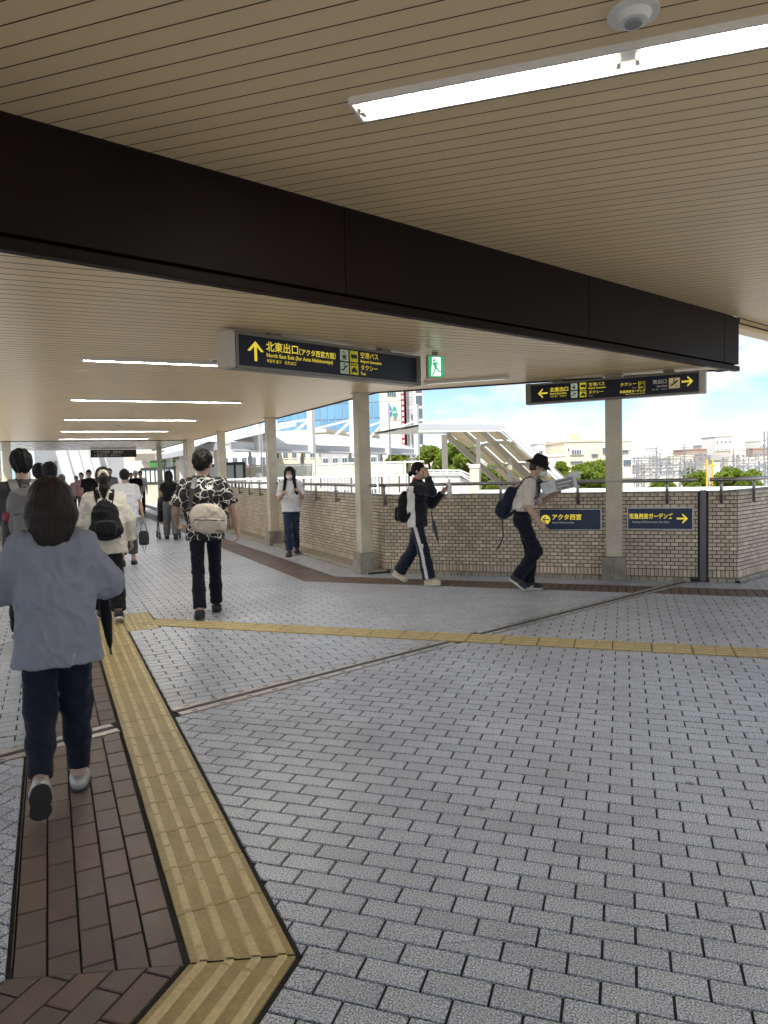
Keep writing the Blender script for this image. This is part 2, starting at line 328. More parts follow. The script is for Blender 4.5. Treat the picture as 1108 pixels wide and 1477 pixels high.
# expansion joint across the floor: two steel flanges, rubber between, screws
ej = thing('expansion_joint', (0, 5.5, 0), 'steel expansion joint strip running diagonally across the brick floor', 'floor joint', kind='structure')
p0 = DJ * (-6.2 + DJ.dot(Vector((0, 5.5)))) ; nj0 = NJ * KJ; 
def JP(a, b, z): p = DJ * a + NJ * (KJ + b); return Vector((p.x, p.y, z))
def joint_piece(L0, L1):
    obj('flange', MB().bar(JP(L0, .028, -.003), JP(L1, .028, -.003), .054, .012), M_JST, ej)
    obj('flange', MB().bar(JP(L0, JW - .028, -.003), JP(L1, JW - .028, -.003), .054, .012), M_JST, ej)
    obj('rubber_seal', MB().bar(JP(L0, JW / 2, -.006), JP(L1, JW / 2, -.006), .052, .012), M_JOINTD, ej)
    sc = MB(); k = L0 + .1
    while k < L1 - .05:
        for b in (.024, JW - .024): sc.bar(JP(k - .02, b, .0035), JP(k + .02, b, .0035), .010, .002)
        k += .2
    obj('slot_screw', sc, M_JOINTD, ej, kind='stuff')
M_JST = mat('worn_steel', (.58, .56, .53), .34, metal=.8, var=.2, scale=25)
def jl(n, k): return (k - NJ.dot(n) * (KJ + JW / 2)) / DJ.dot(n)      # distance along the joint where it meets a line
ta, tb_, tc_, td_ = jl(N2, .32), jl(N2, .635), jl(NA, CRS - .155), jl(NA, CRS + .155)
joint_piece(-1.2, ta - .03); joint_piece(tb_ + .03, tc_ - .03); joint_piece(td_ + .03, 8.82)

# tactile paving
def tile_mesh(dots=False, L=.298, W=.298):
    b = MB(); b.prism([(-L / 2, -W / 2), (L / 2, -W / 2), (L / 2, W / 2), (-L / 2, W / 2)], -.02, .002, inset=.002)
    def bump(x0, x1, y0, y1, h=.0065, e=.0045): 
        V = [(x0, y0, .002), (x1, y0, .002), (x1, y1, .002), (x0, y1, .002), (x0 + e, y0 + e, .002 + h), (x1 - e, y0 + e, .002 + h), (x1 - e, y1 - e, .002 + h), (x0 + e, y1 - e, .002 + h)]
        b.add(V, [(4, 5, 6, 7), (0, 1, 5, 4), (1, 2, 6, 5), (2, 3, 7, 6), (3, 0, 4, 7)], 1)
    if dots:
        for i in range(5):
            for j in range(5):
                x, y = (i - 2) * .058, (j - 2) * .058; n = 8; V = []
                for r, z in ((.0175, .002), (.011, .007)): V += [(x + r * math.cos(k * math.tau / n), y + r * math.sin(k * math.tau / n), z) for k in range(n)]
                b.add(V, [(k, (k + 1) % n, n + (k + 1) % n, n + k) for k in range(n)] + [tuple(range(n, 2 * n))], 1)
    else:
        for j in range(4):
            y = (j - 1.5) * .075; g = .02 + (j - 1.5) * .004
            bump(-L / 2 + .003, g - .002, y - .0155, y + .0155); bump(g + .002, L / 2 - .003, y - .0155, y + .0155)
    return b.mesh('tactile_tile')
tm, td = tile_mesh(), tile_mesh(True); tl1, tl2 = tile_mesh(L=.46), tile_mesh(L=.62)
tp = tag(obj('tactile_path', MB().prism([PS(.30, 2.18), PS(.652, 2.07), PS(.652, 2.5), PS(.30, 2.5)], -.02, -.0065), M_GROUT), kind='structure')
c0 = .476; s = 2.30; k = 0
while s < 33:
    hz = 7.3 - .01 < s - .15 + .02 and s + .15 < 8.2 + .12
    p = PS(c0, s if k else s - .081)
    if k <= 0:   # first tile is cut by the mitre
        bm = bmesh.new(); bm.from_mesh(tl1)
        bm.transform(Matrix.Translation((p.x, p.y, 0)) @ Matrix.Rotation(rad(115), 4, 'Z'))
        bmesh.ops.bisect_plane(bm, geom=bm.verts[:] + bm.edges[:] + bm.faces[:], plane_co=(*(MM + MN * .004), 0), plane_no=(-MN.x, -MN.y, 0), clear_outer=True)
        me = bpy.data.meshes.new('tactile_tile'); bm.to_mesh(me); bm.free()
        if len(me.polygons): link('tactile_tile', me, [M_YEL, M_YELB], tp)
    else:
        link('tactile_tile', td if hz else tm, [M_YEL, M_YELB], tp, M=Matrix.Translation((p.x, p.y, random.uniform(-.0007, .0007))) @ Matrix.Rotation(rad(115 + random.uniform(-.4, .4)), 4, 'Z') @ Matrix.Rotation(random.uniform(-.004, .004), 4, 'Y'))
    if hz and k > 0:
        q = PS(c0 + .302, s); link('tactile_tile', td, [M_YEL, M_YELB], tp, M=Matrix.Translation((q.x, q.y, 0)) @ Matrix.Rotation(rad(115), 4, 'Z'))
    s += .302; k += 1
for k in range(6):
    ctr = MM + S2 * (-.155) - D71 * (.13 if k == 0 else .13 + .31 + .152 + .302 * (k - 1)); M = Matrix.Translation((ctr.x, ctr.y, 0)) @ Matrix.Rotation(rad(71.5), 4, 'Z')
    if k == 0:
        bm = bmesh.new(); bm.from_mesh(tl2); bm.transform(M)
        bmesh.ops.bisect_plane(bm, geom=bm.verts[:] + bm.edges[:] + bm.faces[:], plane_co=(*(MM - MN * .004), 0), plane_no=(MN.x, MN.y, 0), clear_outer=True)
        me = bpy.data.meshes.new('tactile_tile'); bm.to_mesh(me); bm.free()
        if len(me.polygons): link('tactile_tile', me, [M_YEL, M_YELB], tp)
    else: link('tactile_tile', tm, [M_YEL, M_YELB], tp, M=M)
a = -4.60 + .15; lim = EA.dot(PS(.95, 7.75))
xx = lim + .16
while xx < 7.2:
    p = EA * xx + NA * CRS
    link('tactile_tile', tm, [M_YEL, M_YELB], tp, M=Matrix.Translation((p.x, p.y, .002 if abs(NJ.dot(p) - KJ - JW / 2) < .3 else 0)) @ Matrix.Rotation(TH, 4, 'Z')); xx += .303

# ------------------------------------------------------------------ brick parapets
ZB, PZ, PX = .05, .0486, .0967
def wall(name, label, p0, d, length, nrm, z1=1.118, phase=0., limit=300, cut0=None):
    root = thing(name, (p0.x, p0.y, 0), label, 'wall')
    q = p0 + d * length; th = .22
    core = MB().prism([p0, q, q - nrm * th, p0 - nrm * th] if (d.x * nrm.y - d.y * nrm.x) < 0 else [q, p0, p0 - nrm * th, q - nrm * th], -.2, z1 - .004)
    obj('core', core, M_WCORE, root)
    cap = MB().bar((*(p0 - nrm * .10), z1 + .004), (*(q - nrm * .10), z1 + .004), .235, .016); obj('coping', cap, M_CONC, root)
    g = .0072; V = lambda t, o, z: Vector((*(p0 + d * t + nrm * o), z)); items = []
    nrow = int(round((z1 - ZB - .0967) / PZ))
    for r in range(-1, nrow):
        if r < 0: zz, hh, wd, st = ZB, .0967, PX / 2, 0
        else: zz, hh, wd, st = ZB + .0967 + r * PZ, PZ, PX, (PX / 2 if r % 2 else 0)
        t = -phase - st
        while t < length:
            a, b = max(t, 0) + g / 2, min(t + wd, length) - g / 2; t += wd
            if b - a > .012: items.append((a, b, zz + g / 2, zz + hh - g / 2))
    vis = sorted(items, key=lambda i: (V((i[0] + i[1]) / 2, 0, i[2])).length if seen(V((i[0] + i[1]) / 2, 0, i[2]), 0) else 1e6)[:limit]
    ids = {id(i) for i in vis}; rest = MB(); shared = {}
    def bx(b, a, c, z0, z1, pr):
        P = [V(a, -.004, z0), V(c, -.004, z0), V(c, -.004, z1), V(a, -.004, z1), V(a + .002, pr, z0 + .002), V(c - .002, pr, z0 + .002), V(c - .002, pr, z1 - .002), V(a + .002, pr, z1 - .002)]
        F = [(4, 5, 6, 7), (0, 1, 5, 4), (1, 2, 6, 5), (2, 3, 7, 6), (3, 0, 4, 7)]
        if (d.x * nrm.y - d.y * nrm.x) > 0: F = [f[::-1] for f in F]
        b.add(P, F)
    for it in items:
        a, b, z0, z2 = it; pr = .008 + random.uniform(-.0012, .0012)
        if id(it) in ids:
            key = (round(b - a, 3), round(z2 - z0, 3))
            if key not in shared:
                m = MB(); bx(m, 0, b - a, 0, z2 - z0, .008); m.v = [tuple(Vector(v) - Vector((*p0, 0))) for v in m.v]; shared[key] = m.mesh('brick')
            link('brick', shared[key], M_WALLT, root, M=Matrix.Translation((*(p0 + d * a + nrm * random.uniform(-.001, .001)), z0)))
        else: bx(rest, a, b, z0, z2, pr)
    if rest.v: obj('brick', rest, M_WALLT, root, kind='stuff')
    return root
cA = isect(CW, OW); tA = (cA - AF).dot(DF)
TJ = (Vector((3.921, 8.94)) - AF).dot(DF)            # steel cover in the front wall
TC = 3.735                                           # corner where the wall turns right
front = wall('brick_parapet', 'low beige brick parapet with two navy wall plates below the handrail', FW_(tA, OW), DF, TJ - tA, NF)
front2 = wall('brick_parapet', 'short stub of beige brick parapet between steel joint cover and corner', FW_(TJ + .115, OW), DF, TC - TJ - .115, NF)
DR = Vector((math.cos(rad(41.2)), math.sin(rad(41.2)))); NR = Vector((DR.y, -DR.x))
right = wall('brick_parapet', 'beige brick parapet turning back at the far right edge', FW_(TC, OW), DR, 4.2, NR)
sA = cA.dot(D2)
left = wall('brick_parapet', 'long beige brick parapet receding along the passage behind the columns', PS(CW, sA), D2, 32.5 - sA, -N2)
cover = MB().box((0, 0, 0), (.082, .03, 1.08)); jc = thing('joint_cover', FW_(TJ + .057, OW, 0), 'vertical dark steel cover plate over the gap in the parapet', 'joint cover')
RF = Matrix.Rotation(math.atan2(DF.y, DF.x), 4, 'Z')
obj('plate', MB().box((0, -.012, .575), (.070, .03, 1.14), Matrix.Translation(FW_(TJ + .057, OW, 0)) @ RF), mat('dark_steel', (.13, .12, .115), .35, metal=.8), jc)
obj('gasket', MB().box((0, .03, .57), (.112, .05, 1.13), Matrix.Translation(FW_(TJ + .057, OW, 0)) @ RF), M_JOINTD, jc)
# kerbs
def kerb(parent, P, Q, nrm, w, ln=.1):
    L = (Q - P).length; d = (Q - P) / L; n = int(L / ln); m = MB()
    for i in range(n):
        a, b = P + d * (i * ln + .004), P + d * ((i + 1) * ln - .004); V = []
        for p in (a, b): V += [(p.x, p.y, -.03), (*(p - nrm * w), -.03), (*(p - nrm * w), .05), (*(p - nrm * .018), .047), (p.x, p.y, .028)]
        o = [(0, 1, 2, 3, 4), (9, 8, 7, 6, 5)] + [(j, (j + 1) % 5 + 0, (j + 1) % 5 + 5, j + 5) for j in range(5)]
        o = [tuple(f) for f in o]; mm = MB().add(V, o)
        if seen((a.x, a.y, 0)) and i < 70: obj('kerb_stone', mm, M_KERB, parent)
        else: m.add(V, o)
    if m.v: obj('kerb_stone', m, M_KERB, parent, kind='stuff')
    bed = MB().prism([P - nrm * .004, Q - nrm * .004, Q - nrm * w, P - nrm * w], -.03, .024); obj('kerb_bed', bed, M_GROUT, parent)
kerb(front, FW_(tA + .1, 0), FW_(TJ - .01, 0), NF, .06); kerb(front2, FW_(TJ + .12, 0), FW_(TC + .03, 0), NF, .06); kerb(right, FW_(TC + .03, 0), FW_(TC + .03, 0) + DR * 4, NR, .06)
kerb(left, PS(4.10, sA - .05), PS(4.10, 32.5), -N2, .305)

# handrails
def plane_t(u, v, P, D):
    q = at(u, v, 10.); n = Vector((D.y, -D.x)); dv = Vector((q.x, q.y)); k = n.dot(P) / n.dot(dv); return (dv * k - P).dot(D)
def rail(label, P, D, t0, t1, posts, ends=()):
    n = Vector((D.y, -D.x)); n = n if n.dot(P) < 0 else -n
    r = thing('handrail', (P.x, P.y, 0), label, 'handrail', 'handrails on the brick parapets')
    pt = lambda t, o, z: Vector((*(P + D * t + n * o), z))
    pts = [pt(t0 + (t1 - t0) * k / 12, 0, 1.275) for k in range(13)] if not ends else [Vector(p) for p in ends]
    obj('rail', MB().tube(pts, .024, 14), M_RAIL, r, smooth=True)
    for t in posts:
        obj('post', MB().tube([pt(t, 0, 1.258), pt(t, .002, 1.22), pt(t, .004, .985)], [.013, .019, .019], 10), M_RAIL, r, smooth=True)
        obj('bracket', MB().bar(pt(t, .0, 1.03), pt(t, -.07, 1.03), .03, .05), M_RAIL, r)
Pf = FW_(0, .0)
tp_ = [plane_t(u, v, Pf, DF) for u, v in ((554.5, 712), (623.5, 715), (722.5, 715), (833.6, 715), (962.4, 715))]
rail('round steel handrail on brackets along the front brick parapet', Pf, DF, tA - .04, TJ - .01, tp_)
t2 = plane_t(1040.6, 715, Pf, DF); cr_ = FW_(TC + .02, 0)
rr = [FW_(TJ + .13, 0, 1.275), FW_(t2, 0, 1.275), FW_(TC - .08, 0, 1.275), Vector((*(FW_(TC + .02, 0) + DR * .06), 1.275)), Vector((*(cr_ + DR * .5), 1.275)), Vector((*(cr_ + DR * 4), 1.275))]
rail('steel handrail bending round the parapet corner at the right edge', Pf, DF, 0, 0, [t2], rr)
hr = [o for o in bpy.data.objects if o.name.startswith('handrail')][-1]
for k in (.42, 1.7): q = cr_ + DR * k; obj('post', MB().tube([(q.x, q.y, 1.258), (q.x, q.y, 1.22), (q.x, q.y, .985)], [.013, .019, .019], 10), M_RAIL, hr, smooth=True)
Pl_ = PS(4.24, sA)
rail('long steel handrail along the receding passage parapet', Pl_, D2, -.08, 32 - sA, [plane_t(300 + x / 5.54, 712, Pl_, D2) for x in (253, 332, 417, 865, 1023)] + [12.5, 15, 17.5, 20])

# ------------------------------------------------------------------ columns
ZL = 2.62
def column(p, ang, label, base=.29, shaft=.185, ztop=ZL, crack=None):
    r = thing('column', (p.x, p.y, 0), label, 'column', 'cream columns carrying the passage roof')
    M = Matrix.Translation((p.x, p.y, 0)) @ Matrix.Rotation(ang, 4, 'Z')
    bevel(obj('shaft', MB().box((0, 0, (ztop + .3) / 2), (shaft, shaft, ztop - .3), M), M_COL, r), .008)
    bevel(obj('base', MB().box((0, 0, .15), (base, base, .30), M, taper=(.88, .88)), M_CONC, r), .008)
    obj('collar', MB().box((0, 0, ztop - .006), (shaft + .05, shaft + .05, .012), M), M_PLANK2, r)
    if crack:
        cb = MB(); cs_ = random.Random(crack)
        for face in (0, 1):
            x = cs_.uniform(-.06, .02); z = .005; h = base / 2 + .0006; pts = []
            while z < .3:
                k = 1 - .12 * z / .3; pts.append(((x), -h * k - .0006, z)); z += cs_.uniform(.03, .07); x += cs_.uniform(-.015, .035)
            R = M @ Matrix.Rotation(-math.pi / 2 * face, 4, 'Z')
            for a, b in zip(pts, pts[1:]):
                cb.add([R @ Vector(p_) for p_ in ((a[0] - .002, a[1], a[2]), (a[0] + .002, a[1], a[2]), (b[0] + .002, b[1], b[2]), (b[0] - .002, b[1], b[2]))], [(0, 1, 2, 3)])
        obj('crack', cb, mat('crack_dark', (.06, .055, .05), .9), r)
    return r
cb_ = PS(4.17, 9.52)
column(Vector((-.295, 10.48)), A25, 'cream column at the corner where both brick parapets meet')
column(Vector((-2.28, 14.75)), A25, 'cream column beside the woman in white t-shirt and face mask', crack=3)
column(PS(4.17, 18.95), A25, 'cream column just right of the head of the man in patterned shirt')
column(PS(4.17, 23.5), A25, 'cream twin column, nearer one, behind the patterned shirt', shaft=.24)
column(PS(4.22, 24.3), A25, 'cream twin column, farther one, behind the patterned shirt', shaft=.24)
column(PS(4.17, 30.6), A25, 'far cream column between white blouse woman and stroller')
column(Vector((2.995, 9.31)), math.atan2(DF.y, DF.x), 'cream column in front of the parapet between the two navy plates', base=.315, shaft=.205, crack=8)
column(PS(-1.13, 20.0), A25, 'cream column at the left edge of the photo', shaft=.2)
column(PS(-1.10, 24.6), A25, 'cream column behind the man with the grey backpack', shaft=.24)
lw = thing('side_parapet', (*PS(-1.4, 20), 0), 'low cream parapet along the left side of the passage', 'wall')
obj('panel', MB().bar(PS(-1.35, 10.5, .55), PS(-1.35, 31, .55), .15, 1.1), M_COL, lw)

# ------------------------------------------------------------------ ceilings
ZU = 3.27
B0 = Vector((-1.826, 3.545)); BD = DJ; BN = NJ; KBM = BN.dot(B0); T1 = (Vector((4.478, 9.045)) - B0).dot(BD)
def bm_pt(t, o, z): p = B0 + BD * t + BN * o; return Vector((p.x, p.y, z))
def slat_obj(P, z, m, parent):
    n = len(P); b = MB(); b.add([(p[0], p[1], z) for p in P] + [(p[0], p[1], z + .0066) for p in P], [tuple(range(n))[::-1]]); b.add([], []); o_ = 0
    b.f += [(i, (i + 1) % n, n + (i + 1) % n, n + i) for i in range(n)]; b.m += [1] * n
    return obj('slat', b, [m, M_SLOT], parent)
def slats(name, ang, pitch, gap, region, z, m, span, a0, a1, phase=0.):
    e = Vector((math.cos(ang), math.sin(ang))); n = Vector((-e.y, e.x)); root = None; parts = []
    k = a0 + phase
    while k < a1:
        P = [tuple(e * span[0] + n * (k + gap / 2)), tuple(e * span[1] + n * (k + gap / 2)), tuple(e * span[1] + n * (k + pitch - gap / 2)), tuple(e * span[0] + n * (k + pitch - gap / 2))]
        for h in region:
            if len(P) > 2: P = clip(P, h)
        if len(P) > 2 and abs(area(P)) > .004: parts.append(P)
        k += pitch
    return parts
reg = [hpn(BN, KBM - .012, 1), (-1, 0, 6.5), (1, 0, 6.6), (0, -1, 3.5)]
upper = obj('upper_ceiling', MB().prism([(-6.5, -3.5), (6.6, -3.5), (6.6, 10.88), tuple(bm_pt(-6.2, -.02, 0))[:2]], ZU + .0065, ZU + .18), M_SLOT, kind='structure')
for P in slats('slat', rad(-18.3), .1145, .007, reg, ZU, M_PLANK, (-12, 14), -9.5, 14, .02):
    slat_obj(P, ZU, M_PLANK, upper)
TXX = (KBM + .10 - BN.dot(AF - NF * .10)) / BN.dot(DF)
lower = obj('passage_ceiling', MB().prism([tuple(bm_pt(-2.5, .03, 0))[:2], FW_(TXX, -.10), isect(4.36, -.10), PS(4.36, 24.055), PS(-1.65, 24.055), PS(-1.65, 9.02), PS(-3.4, 9.02), PS(-3.4, 3.5)], ZL + .0065, ZL + .07), M_SLOT, kind='structure')  # left bay near the beam added out of view to block the sun
e2, n2_ = N2, D2
def cmax(s):
    b = NF.dot(AF) - .09; q = PS(0, s); return max(4.34, (b - NF.dot(q)) / NF.dot(N2))
def far_slats(sa, sb, parent, m, z, cmin=-1.65, front=True):
    s = sa
    while s < sb:
        c1, c2 = (cmax(s), cmax(s + .12)) if front else (4.34, 4.34)
        cm = -3.35 if s < 8.9 else cmin; P = [tuple(PS(cm, s + .005)), tuple(PS(c1, s + .005)), tuple(PS(c2, s + .115)), tuple(PS(cm, s + .115))]  # near slats run on under the added sun-blocking bay
        P = clip(P, hpn(BN, KBM + .02, -1))
        if len(P) > 2 and abs(area(P)) > .003: slat_obj(P, z, m, parent)
        s += .12
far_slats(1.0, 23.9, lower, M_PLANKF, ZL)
edge = thing('roof_edge', (*PS(4.36, 15), ZL), 'dark roof edge trim along the passage ceiling', 'roof edge', kind='structure')
ec = isect(4.36, -.10)
obj('trim', MB().bar((ec.x, ec.y, ZL + .02), PS(4.36, 34, ZL + .02), .035, .07), M_SLOT, edge)
obj('trim', MB().bar((ec.x, ec.y, ZL + .02), FW_(TXX - .05, -.10, ZL + .02), .035, .07), M_SLOT, edge)
obj('fascia', MB().bar(PS(4.45, 8.5, ZL + .14), PS(4.45, 34, ZL + .14), .03, .22), M_WHITE, edge)
tb = thing('ceiling_gap', (*PS(1.5, 26.6), ZL), 'dark seam across the passage ceiling', 'ceiling seam', kind='structure')
obj('gap_trim', MB().bar(PS(-1.65, 24.0, ZL - .004), PS(4.34, 24.0, ZL - .004), .12, .02), M_SLOT, tb)
far_c = obj('far_ceiling', MB().prism([PS(-1.65, 24.06), PS(4.36, 24.06), PS(4.36, 32.4), PS(-1.65, 32.4)], ZL + .0065, ZL + .2), M_SLOT, kind='structure')
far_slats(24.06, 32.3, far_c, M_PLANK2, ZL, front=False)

# beam between the two roofs
beam = thing('fascia_beam', bm_pt(3, 0, ZL), 'dark brown panelled beam crossing the ceiling diagonally', 'beam')
TB0 = -4.5; H1 = ZL + .068
tj = sorted([TB0] + [(lambda q: (Vector((q.x, q.y)) - B0).dot(BD))(at(u, v, 1) * 0 + (lambda d: d * (BN.dot(B0) / BN.dot(Vector((d.x, d.y)))))(at(u, v, 1) - Vector((0, 0, CAMH)))) for u, v in ((498, 360), (850, 450), (1045.5, 500))] + [T1])
for a, b in zip(tj, tj[1:]):
    o = obj('panel', MB().bar(bm_pt(a + .004, .03, (H1 + ZU) / 2 + .006), bm_pt(b - .004, .03, (H1 + ZU) / 2 + .006), .06, ZU - H1 - .004), M_BEAM, beam); bevel(o, .004)
obj('core', MB().bar(bm_pt(TB0, .16, (ZL + ZU) / 2 + .06), bm_pt(T1 - .01, .16, (ZL + ZU) / 2 + .06), .18, ZU - ZL + .1), M_SLOT, beam)
bevel(obj('lip', MB().bar(bm_pt(TB0, .025, ZL + .024), bm_pt(T1, .025, ZL + .024), .075, .062), M_BEAM, beam), .006)
obj('end_panel', MB().bar(bm_pt(T1 - .006, .06, (ZL + ZU) / 2 + .02), bm_pt(T1 - .006, .26, (ZL + ZU) / 2 + .02), .012, ZU - ZL - .03), M_BEAM, beam)
gt = thing('gutter_edge', bm_pt(8, .03, ZU), 'beige vented gutter trim at the right end of the upper roof', 'gutter')
obj('trim', MB().bar(bm_pt(T1 + .02, .03, ZU - .02), bm_pt(13, .03, ZU - .02), .05, .075), M_SLOT, gt)
obj('trim', MB().bar(bm_pt(T1 + .02, .14, ZU - .075), bm_pt(13, .14, ZU - .075), .20, .06), M_PLANK, gt)
vb = MB(); k = T1 + .03
while k < 9.5: vb.bar(bm_pt(k, .0, ZU - .03), bm_pt(k + .02, .0, ZU - .03), .012, .045); k += .045
obj('vent_slot', vb, M_PLANK, gt, kind='stuff')

# ------------------------------------------------------------------ lamps and detectors
def lamp(corner, e, ln, wd, z, label, tube_mat, units=2, depth=.055):
    n = Vector((-e.y, e.x)); c = corner; r = thing('ceiling_lamp', (*(c + e * ln / 2 + n * wd / 2), z), label, 'ceiling lamp', 'fluorescent lamps in the ceilings')
    V = lambda a, b, zz: Vector((*(c + e * a + n * b), zz))
    m = MB(); t = .014
    for a0, a1, b0, b1 in ((0, ln, 0, t), (0, ln, wd - t, wd), (0, t, t, wd - t), (ln - t, ln, t, wd - t)):
        m.add([V(a0, b0, z - .034), V(a1, b0, z - .034), V(a1, b1, z - .034), V(a0, b1, z - .034), V(a0, b0, z - .0005), V(a1, b0, z - .0005), V(a1, b1, z - .0005), V(a0, b1, z - .0005)], [(3, 2, 1, 0), (0, 1, 5, 4), (1, 2, 6, 5), (2, 3, 7, 6), (3, 0, 4, 7)])
    obj('frame', m, M_WHITE, r)
    m = MB(); m.add([V(t, t, z - .030), V(ln - t, t, z - .030), V(ln - t, wd - t, z - .030), V(t, wd - t, z - .030), V(t + .03, wd * .30, z - .004), V(ln - t - .03, wd * .30, z - .004), V(ln - t - .03, wd * .75, z - .004), V(t + .03, wd * .75, z - .004)],
                    [(4, 5, 6, 7), (0, 1, 5, 4), (1, 2, 6, 5), (2, 3, 7, 6), (3, 0, 4, 7)]); obj('reflector', m, M_WHITE, r)
    for k in range(units):
        a0, a1 = ln * k / units + .05, ln * (k + 1) / units - .045
        obj('tube', MB().tube([V(a0, wd * .55, z - .019), V(a1, wd * .55, z - .019)], min(.0165, wd * .16), 12), tube_mat, r, smooth=True)
        for a in (a0 - .012, a1 + .004): obj('socket', MB().bar(V(a - .008, wd * .55, z - .022), V(a + .012, wd * .55, z - .022), .045, .036), M_WHITE, r)
e18 = Vector((math.cos(rad(-18.2)), math.sin(rad(-18.2))))
lamp(Vector((-.121, 3.518)), e18, 2.52, .197, ZU, 'lit twin fluorescent lamp in the near upper ceiling', M_TUBE)
LFS = ['lit fluorescent lamp nearest in the passage, partly behind the hanging sign', 'second fluorescent lamp along the passage ceiling', 'third fluorescent lamp along the passage ceiling',
       'fourth fluorescent lamp along the passage ceiling', 'fifth fluorescent lamp, just before the dark ceiling seam']
for k in range(5): lamp(Vector((-2.80, 6.72)) + D2 * (3.77 * k), N2, 2.5, .075, ZL, LFS[k], M_TUBEF, 1)
lamp(Vector((.55, 9.35)), DF, 1.1, .08, ZL, 'short lamp on the ceiling right of the exit sign', mat('dim_tube', (.8, .78, .7), .5, emit=.4), 1)
dt = thing('smoke_detector', (1.03, 2.93, ZU), 'round white detector on the near ceiling above the long lamp', 'detector')
for r0, r1, z0, z1, nm, mm in ((.10, .098, ZU - .012, ZU, 'rim', M_WHITE), (.055, .07, ZU - .04, ZU - .012, 'lens_housing', M_WHITE), (.032, .034, ZU - .05, ZU - .04, 'lens', mat('grey_lens', (.3, .3, .3), .2))):
    obj(nm, MB().tube([(1.03, 2.93, z0), (1.03, 2.93, z1)], [r0, r1], 28), mm, dt)
for i, (u, v) in enumerate(((315, 519), (204, 594), (172, 613))):
    q = at(u, v, 1) - Vector((0, 0, CAMH)); q = q * ((ZL - CAMH) / q.z)
    d_ = thing('ceiling_speaker', (q.x, q.y, ZL), ['round white ceiling speaker next to the hanging sign', 'small round speaker in the middle of the passage ceiling', 'small round speaker far along the passage ceiling'][i], 'ceiling speaker', 'round speakers in the passage ceiling')
    obj('rim', MB().tube([(q.x, q.y, ZL - .012), (q.x, q.y, ZL)], [.085, .09], 20), M_WHITE, d_); obj('grille', MB().tube([(q.x, q.y, ZL - .016), (q.x, q.y, ZL - .010)], [.055, .06], 20), M_FRAME, d_)

# ------------------------------------------------------------------ signs
def text(s, size, m, parent, M, x, z, align='LEFT', bold=0., sx=1., name='lettering'):
    c = bpy.data.curves.new('t', 'FONT'); c.body = s; c.size = size; c.align_x = align; c.offset = bold; c.resolution_u = 2
    o = bpy.data.objects.new('t', c); COL.objects.link(o); bpy.context.view_layer.update()
    me = bpy.data.meshes.new_from_object(o.evaluated_get(bpy.context.evaluated_depsgraph_get())); bpy.data.objects.remove(o); bpy.data.curves.remove(c)
    T = M @ Matrix.Translation((x, -.0025, z)) @ Matrix.Rotation(math.pi / 2, 4, 'X') @ Matrix.Diagonal((sx, 1, 1, 1))
    me.transform(T); me.name = name; return link(name, me, m, parent)
def flat(polys, m, parent, M, name='pictogram', y=-.003):
    b = MB()
    for P in polys: b.add([M @ Vector((p[0], y, p[1])) for p in P], [tuple(range(len(P)))])
    return obj(name, b, m, parent)
def rect(x0, z0, x1, z1): return [(x0, z0), (x1, z0), (x1, z1), (x0, z1)]
def circ(x, z, r, n=20): return [(x + r * math.cos(k * math.tau / n), z + r * math.sin(k * math.tau / n)) for k in range(n)]
def arrow(x, z, s, ang):
    ca, sa = math.cos(ang), math.sin(ang); R = lambda a, b: (x + (a * ca - b * sa) * s, z + (a * sa + b * ca) * s)
    w_ = .085
    return [[R(-.5, -w_), R(.36, -w_), R(.36, w_), R(-.5, w_)], [R(.5, 0), R(.0, .5), R(-.02, .33), R(.30, 0)], [R(.5, 0), R(.30, 0), R(-.02, -.33), R(.0, -.5)]]
def icon(kind, x, z, s, bgm, parent, M):
    flat([rect(x, z, x + s, z + s)], bgm, parent, M, 'icon_panel', -.002)
    P = []; f = lambda a, b: (x + a * s, z + b * s); q = lambda a, b, c, d: [f(a, b), f(c, b), f(c, d), f(a, d)]
    if kind == 'bus': P = [[f(.12, .35), f(.9, .35), f(.9, .62), f(.8, .68), f(.12, .68)], circ(*f(.3, .33), .08 * s, 10), circ(*f(.72, .33), .08 * s, 10)]
    elif kind == 'taxi': P = [[f(.14, .22), f(.86, .22), f(.86, .42), f(.74, .46), f(.64, .62), f(.36, .62), f(.26, .46), f(.14, .42)], q(.2, .12, .32, .22), q(.68, .12, .8, .22), q(.44, .62, .56, .68), q(.1, .76, .26, .92), q(.32, .76, .46, .92), q(.52, .76, .66, .92), q(.74, .76, .88, .92)]
    elif kind == 'esc': P = [[f(.12, .3), f(.3, .22), f(.86, .68), f(.86, .78), f(.7, .76), f(.28, .38), f(.12, .4)], [f(.42, .55), f(.52, .62), f(.52, .86), f(.42, .86)], circ(*f(.47, .92), .05 * s, 8), [f(.6, .18), f(.8, .18), f(.7, .3)]]
    else: P = [q(.25, .12, .75, .2), [f(.3, .25), f(.7, .25), f(.74, .5), f(.26, .5)], q(.3, .56, .7, .62), [f(.4, .68), f(.34, .8), f(.46, .8)], [f(.6, .82), f(.54, .7), f(.66, .7)], q(.37, .8, .43, .9), q(.57, .64, .63, .72)]
    flat(P, M_BLK, parent, M, 'pictogram', -.0035)
def frame_of(A, B, z0): 
    A, B = Vector(A), Vector(B); d = (B - A); return Matrix.Translation((A.x, A.y, z0)) @ Matrix.Rotation(math.atan2(d.y, d.x), 4, 'Z'), d.length
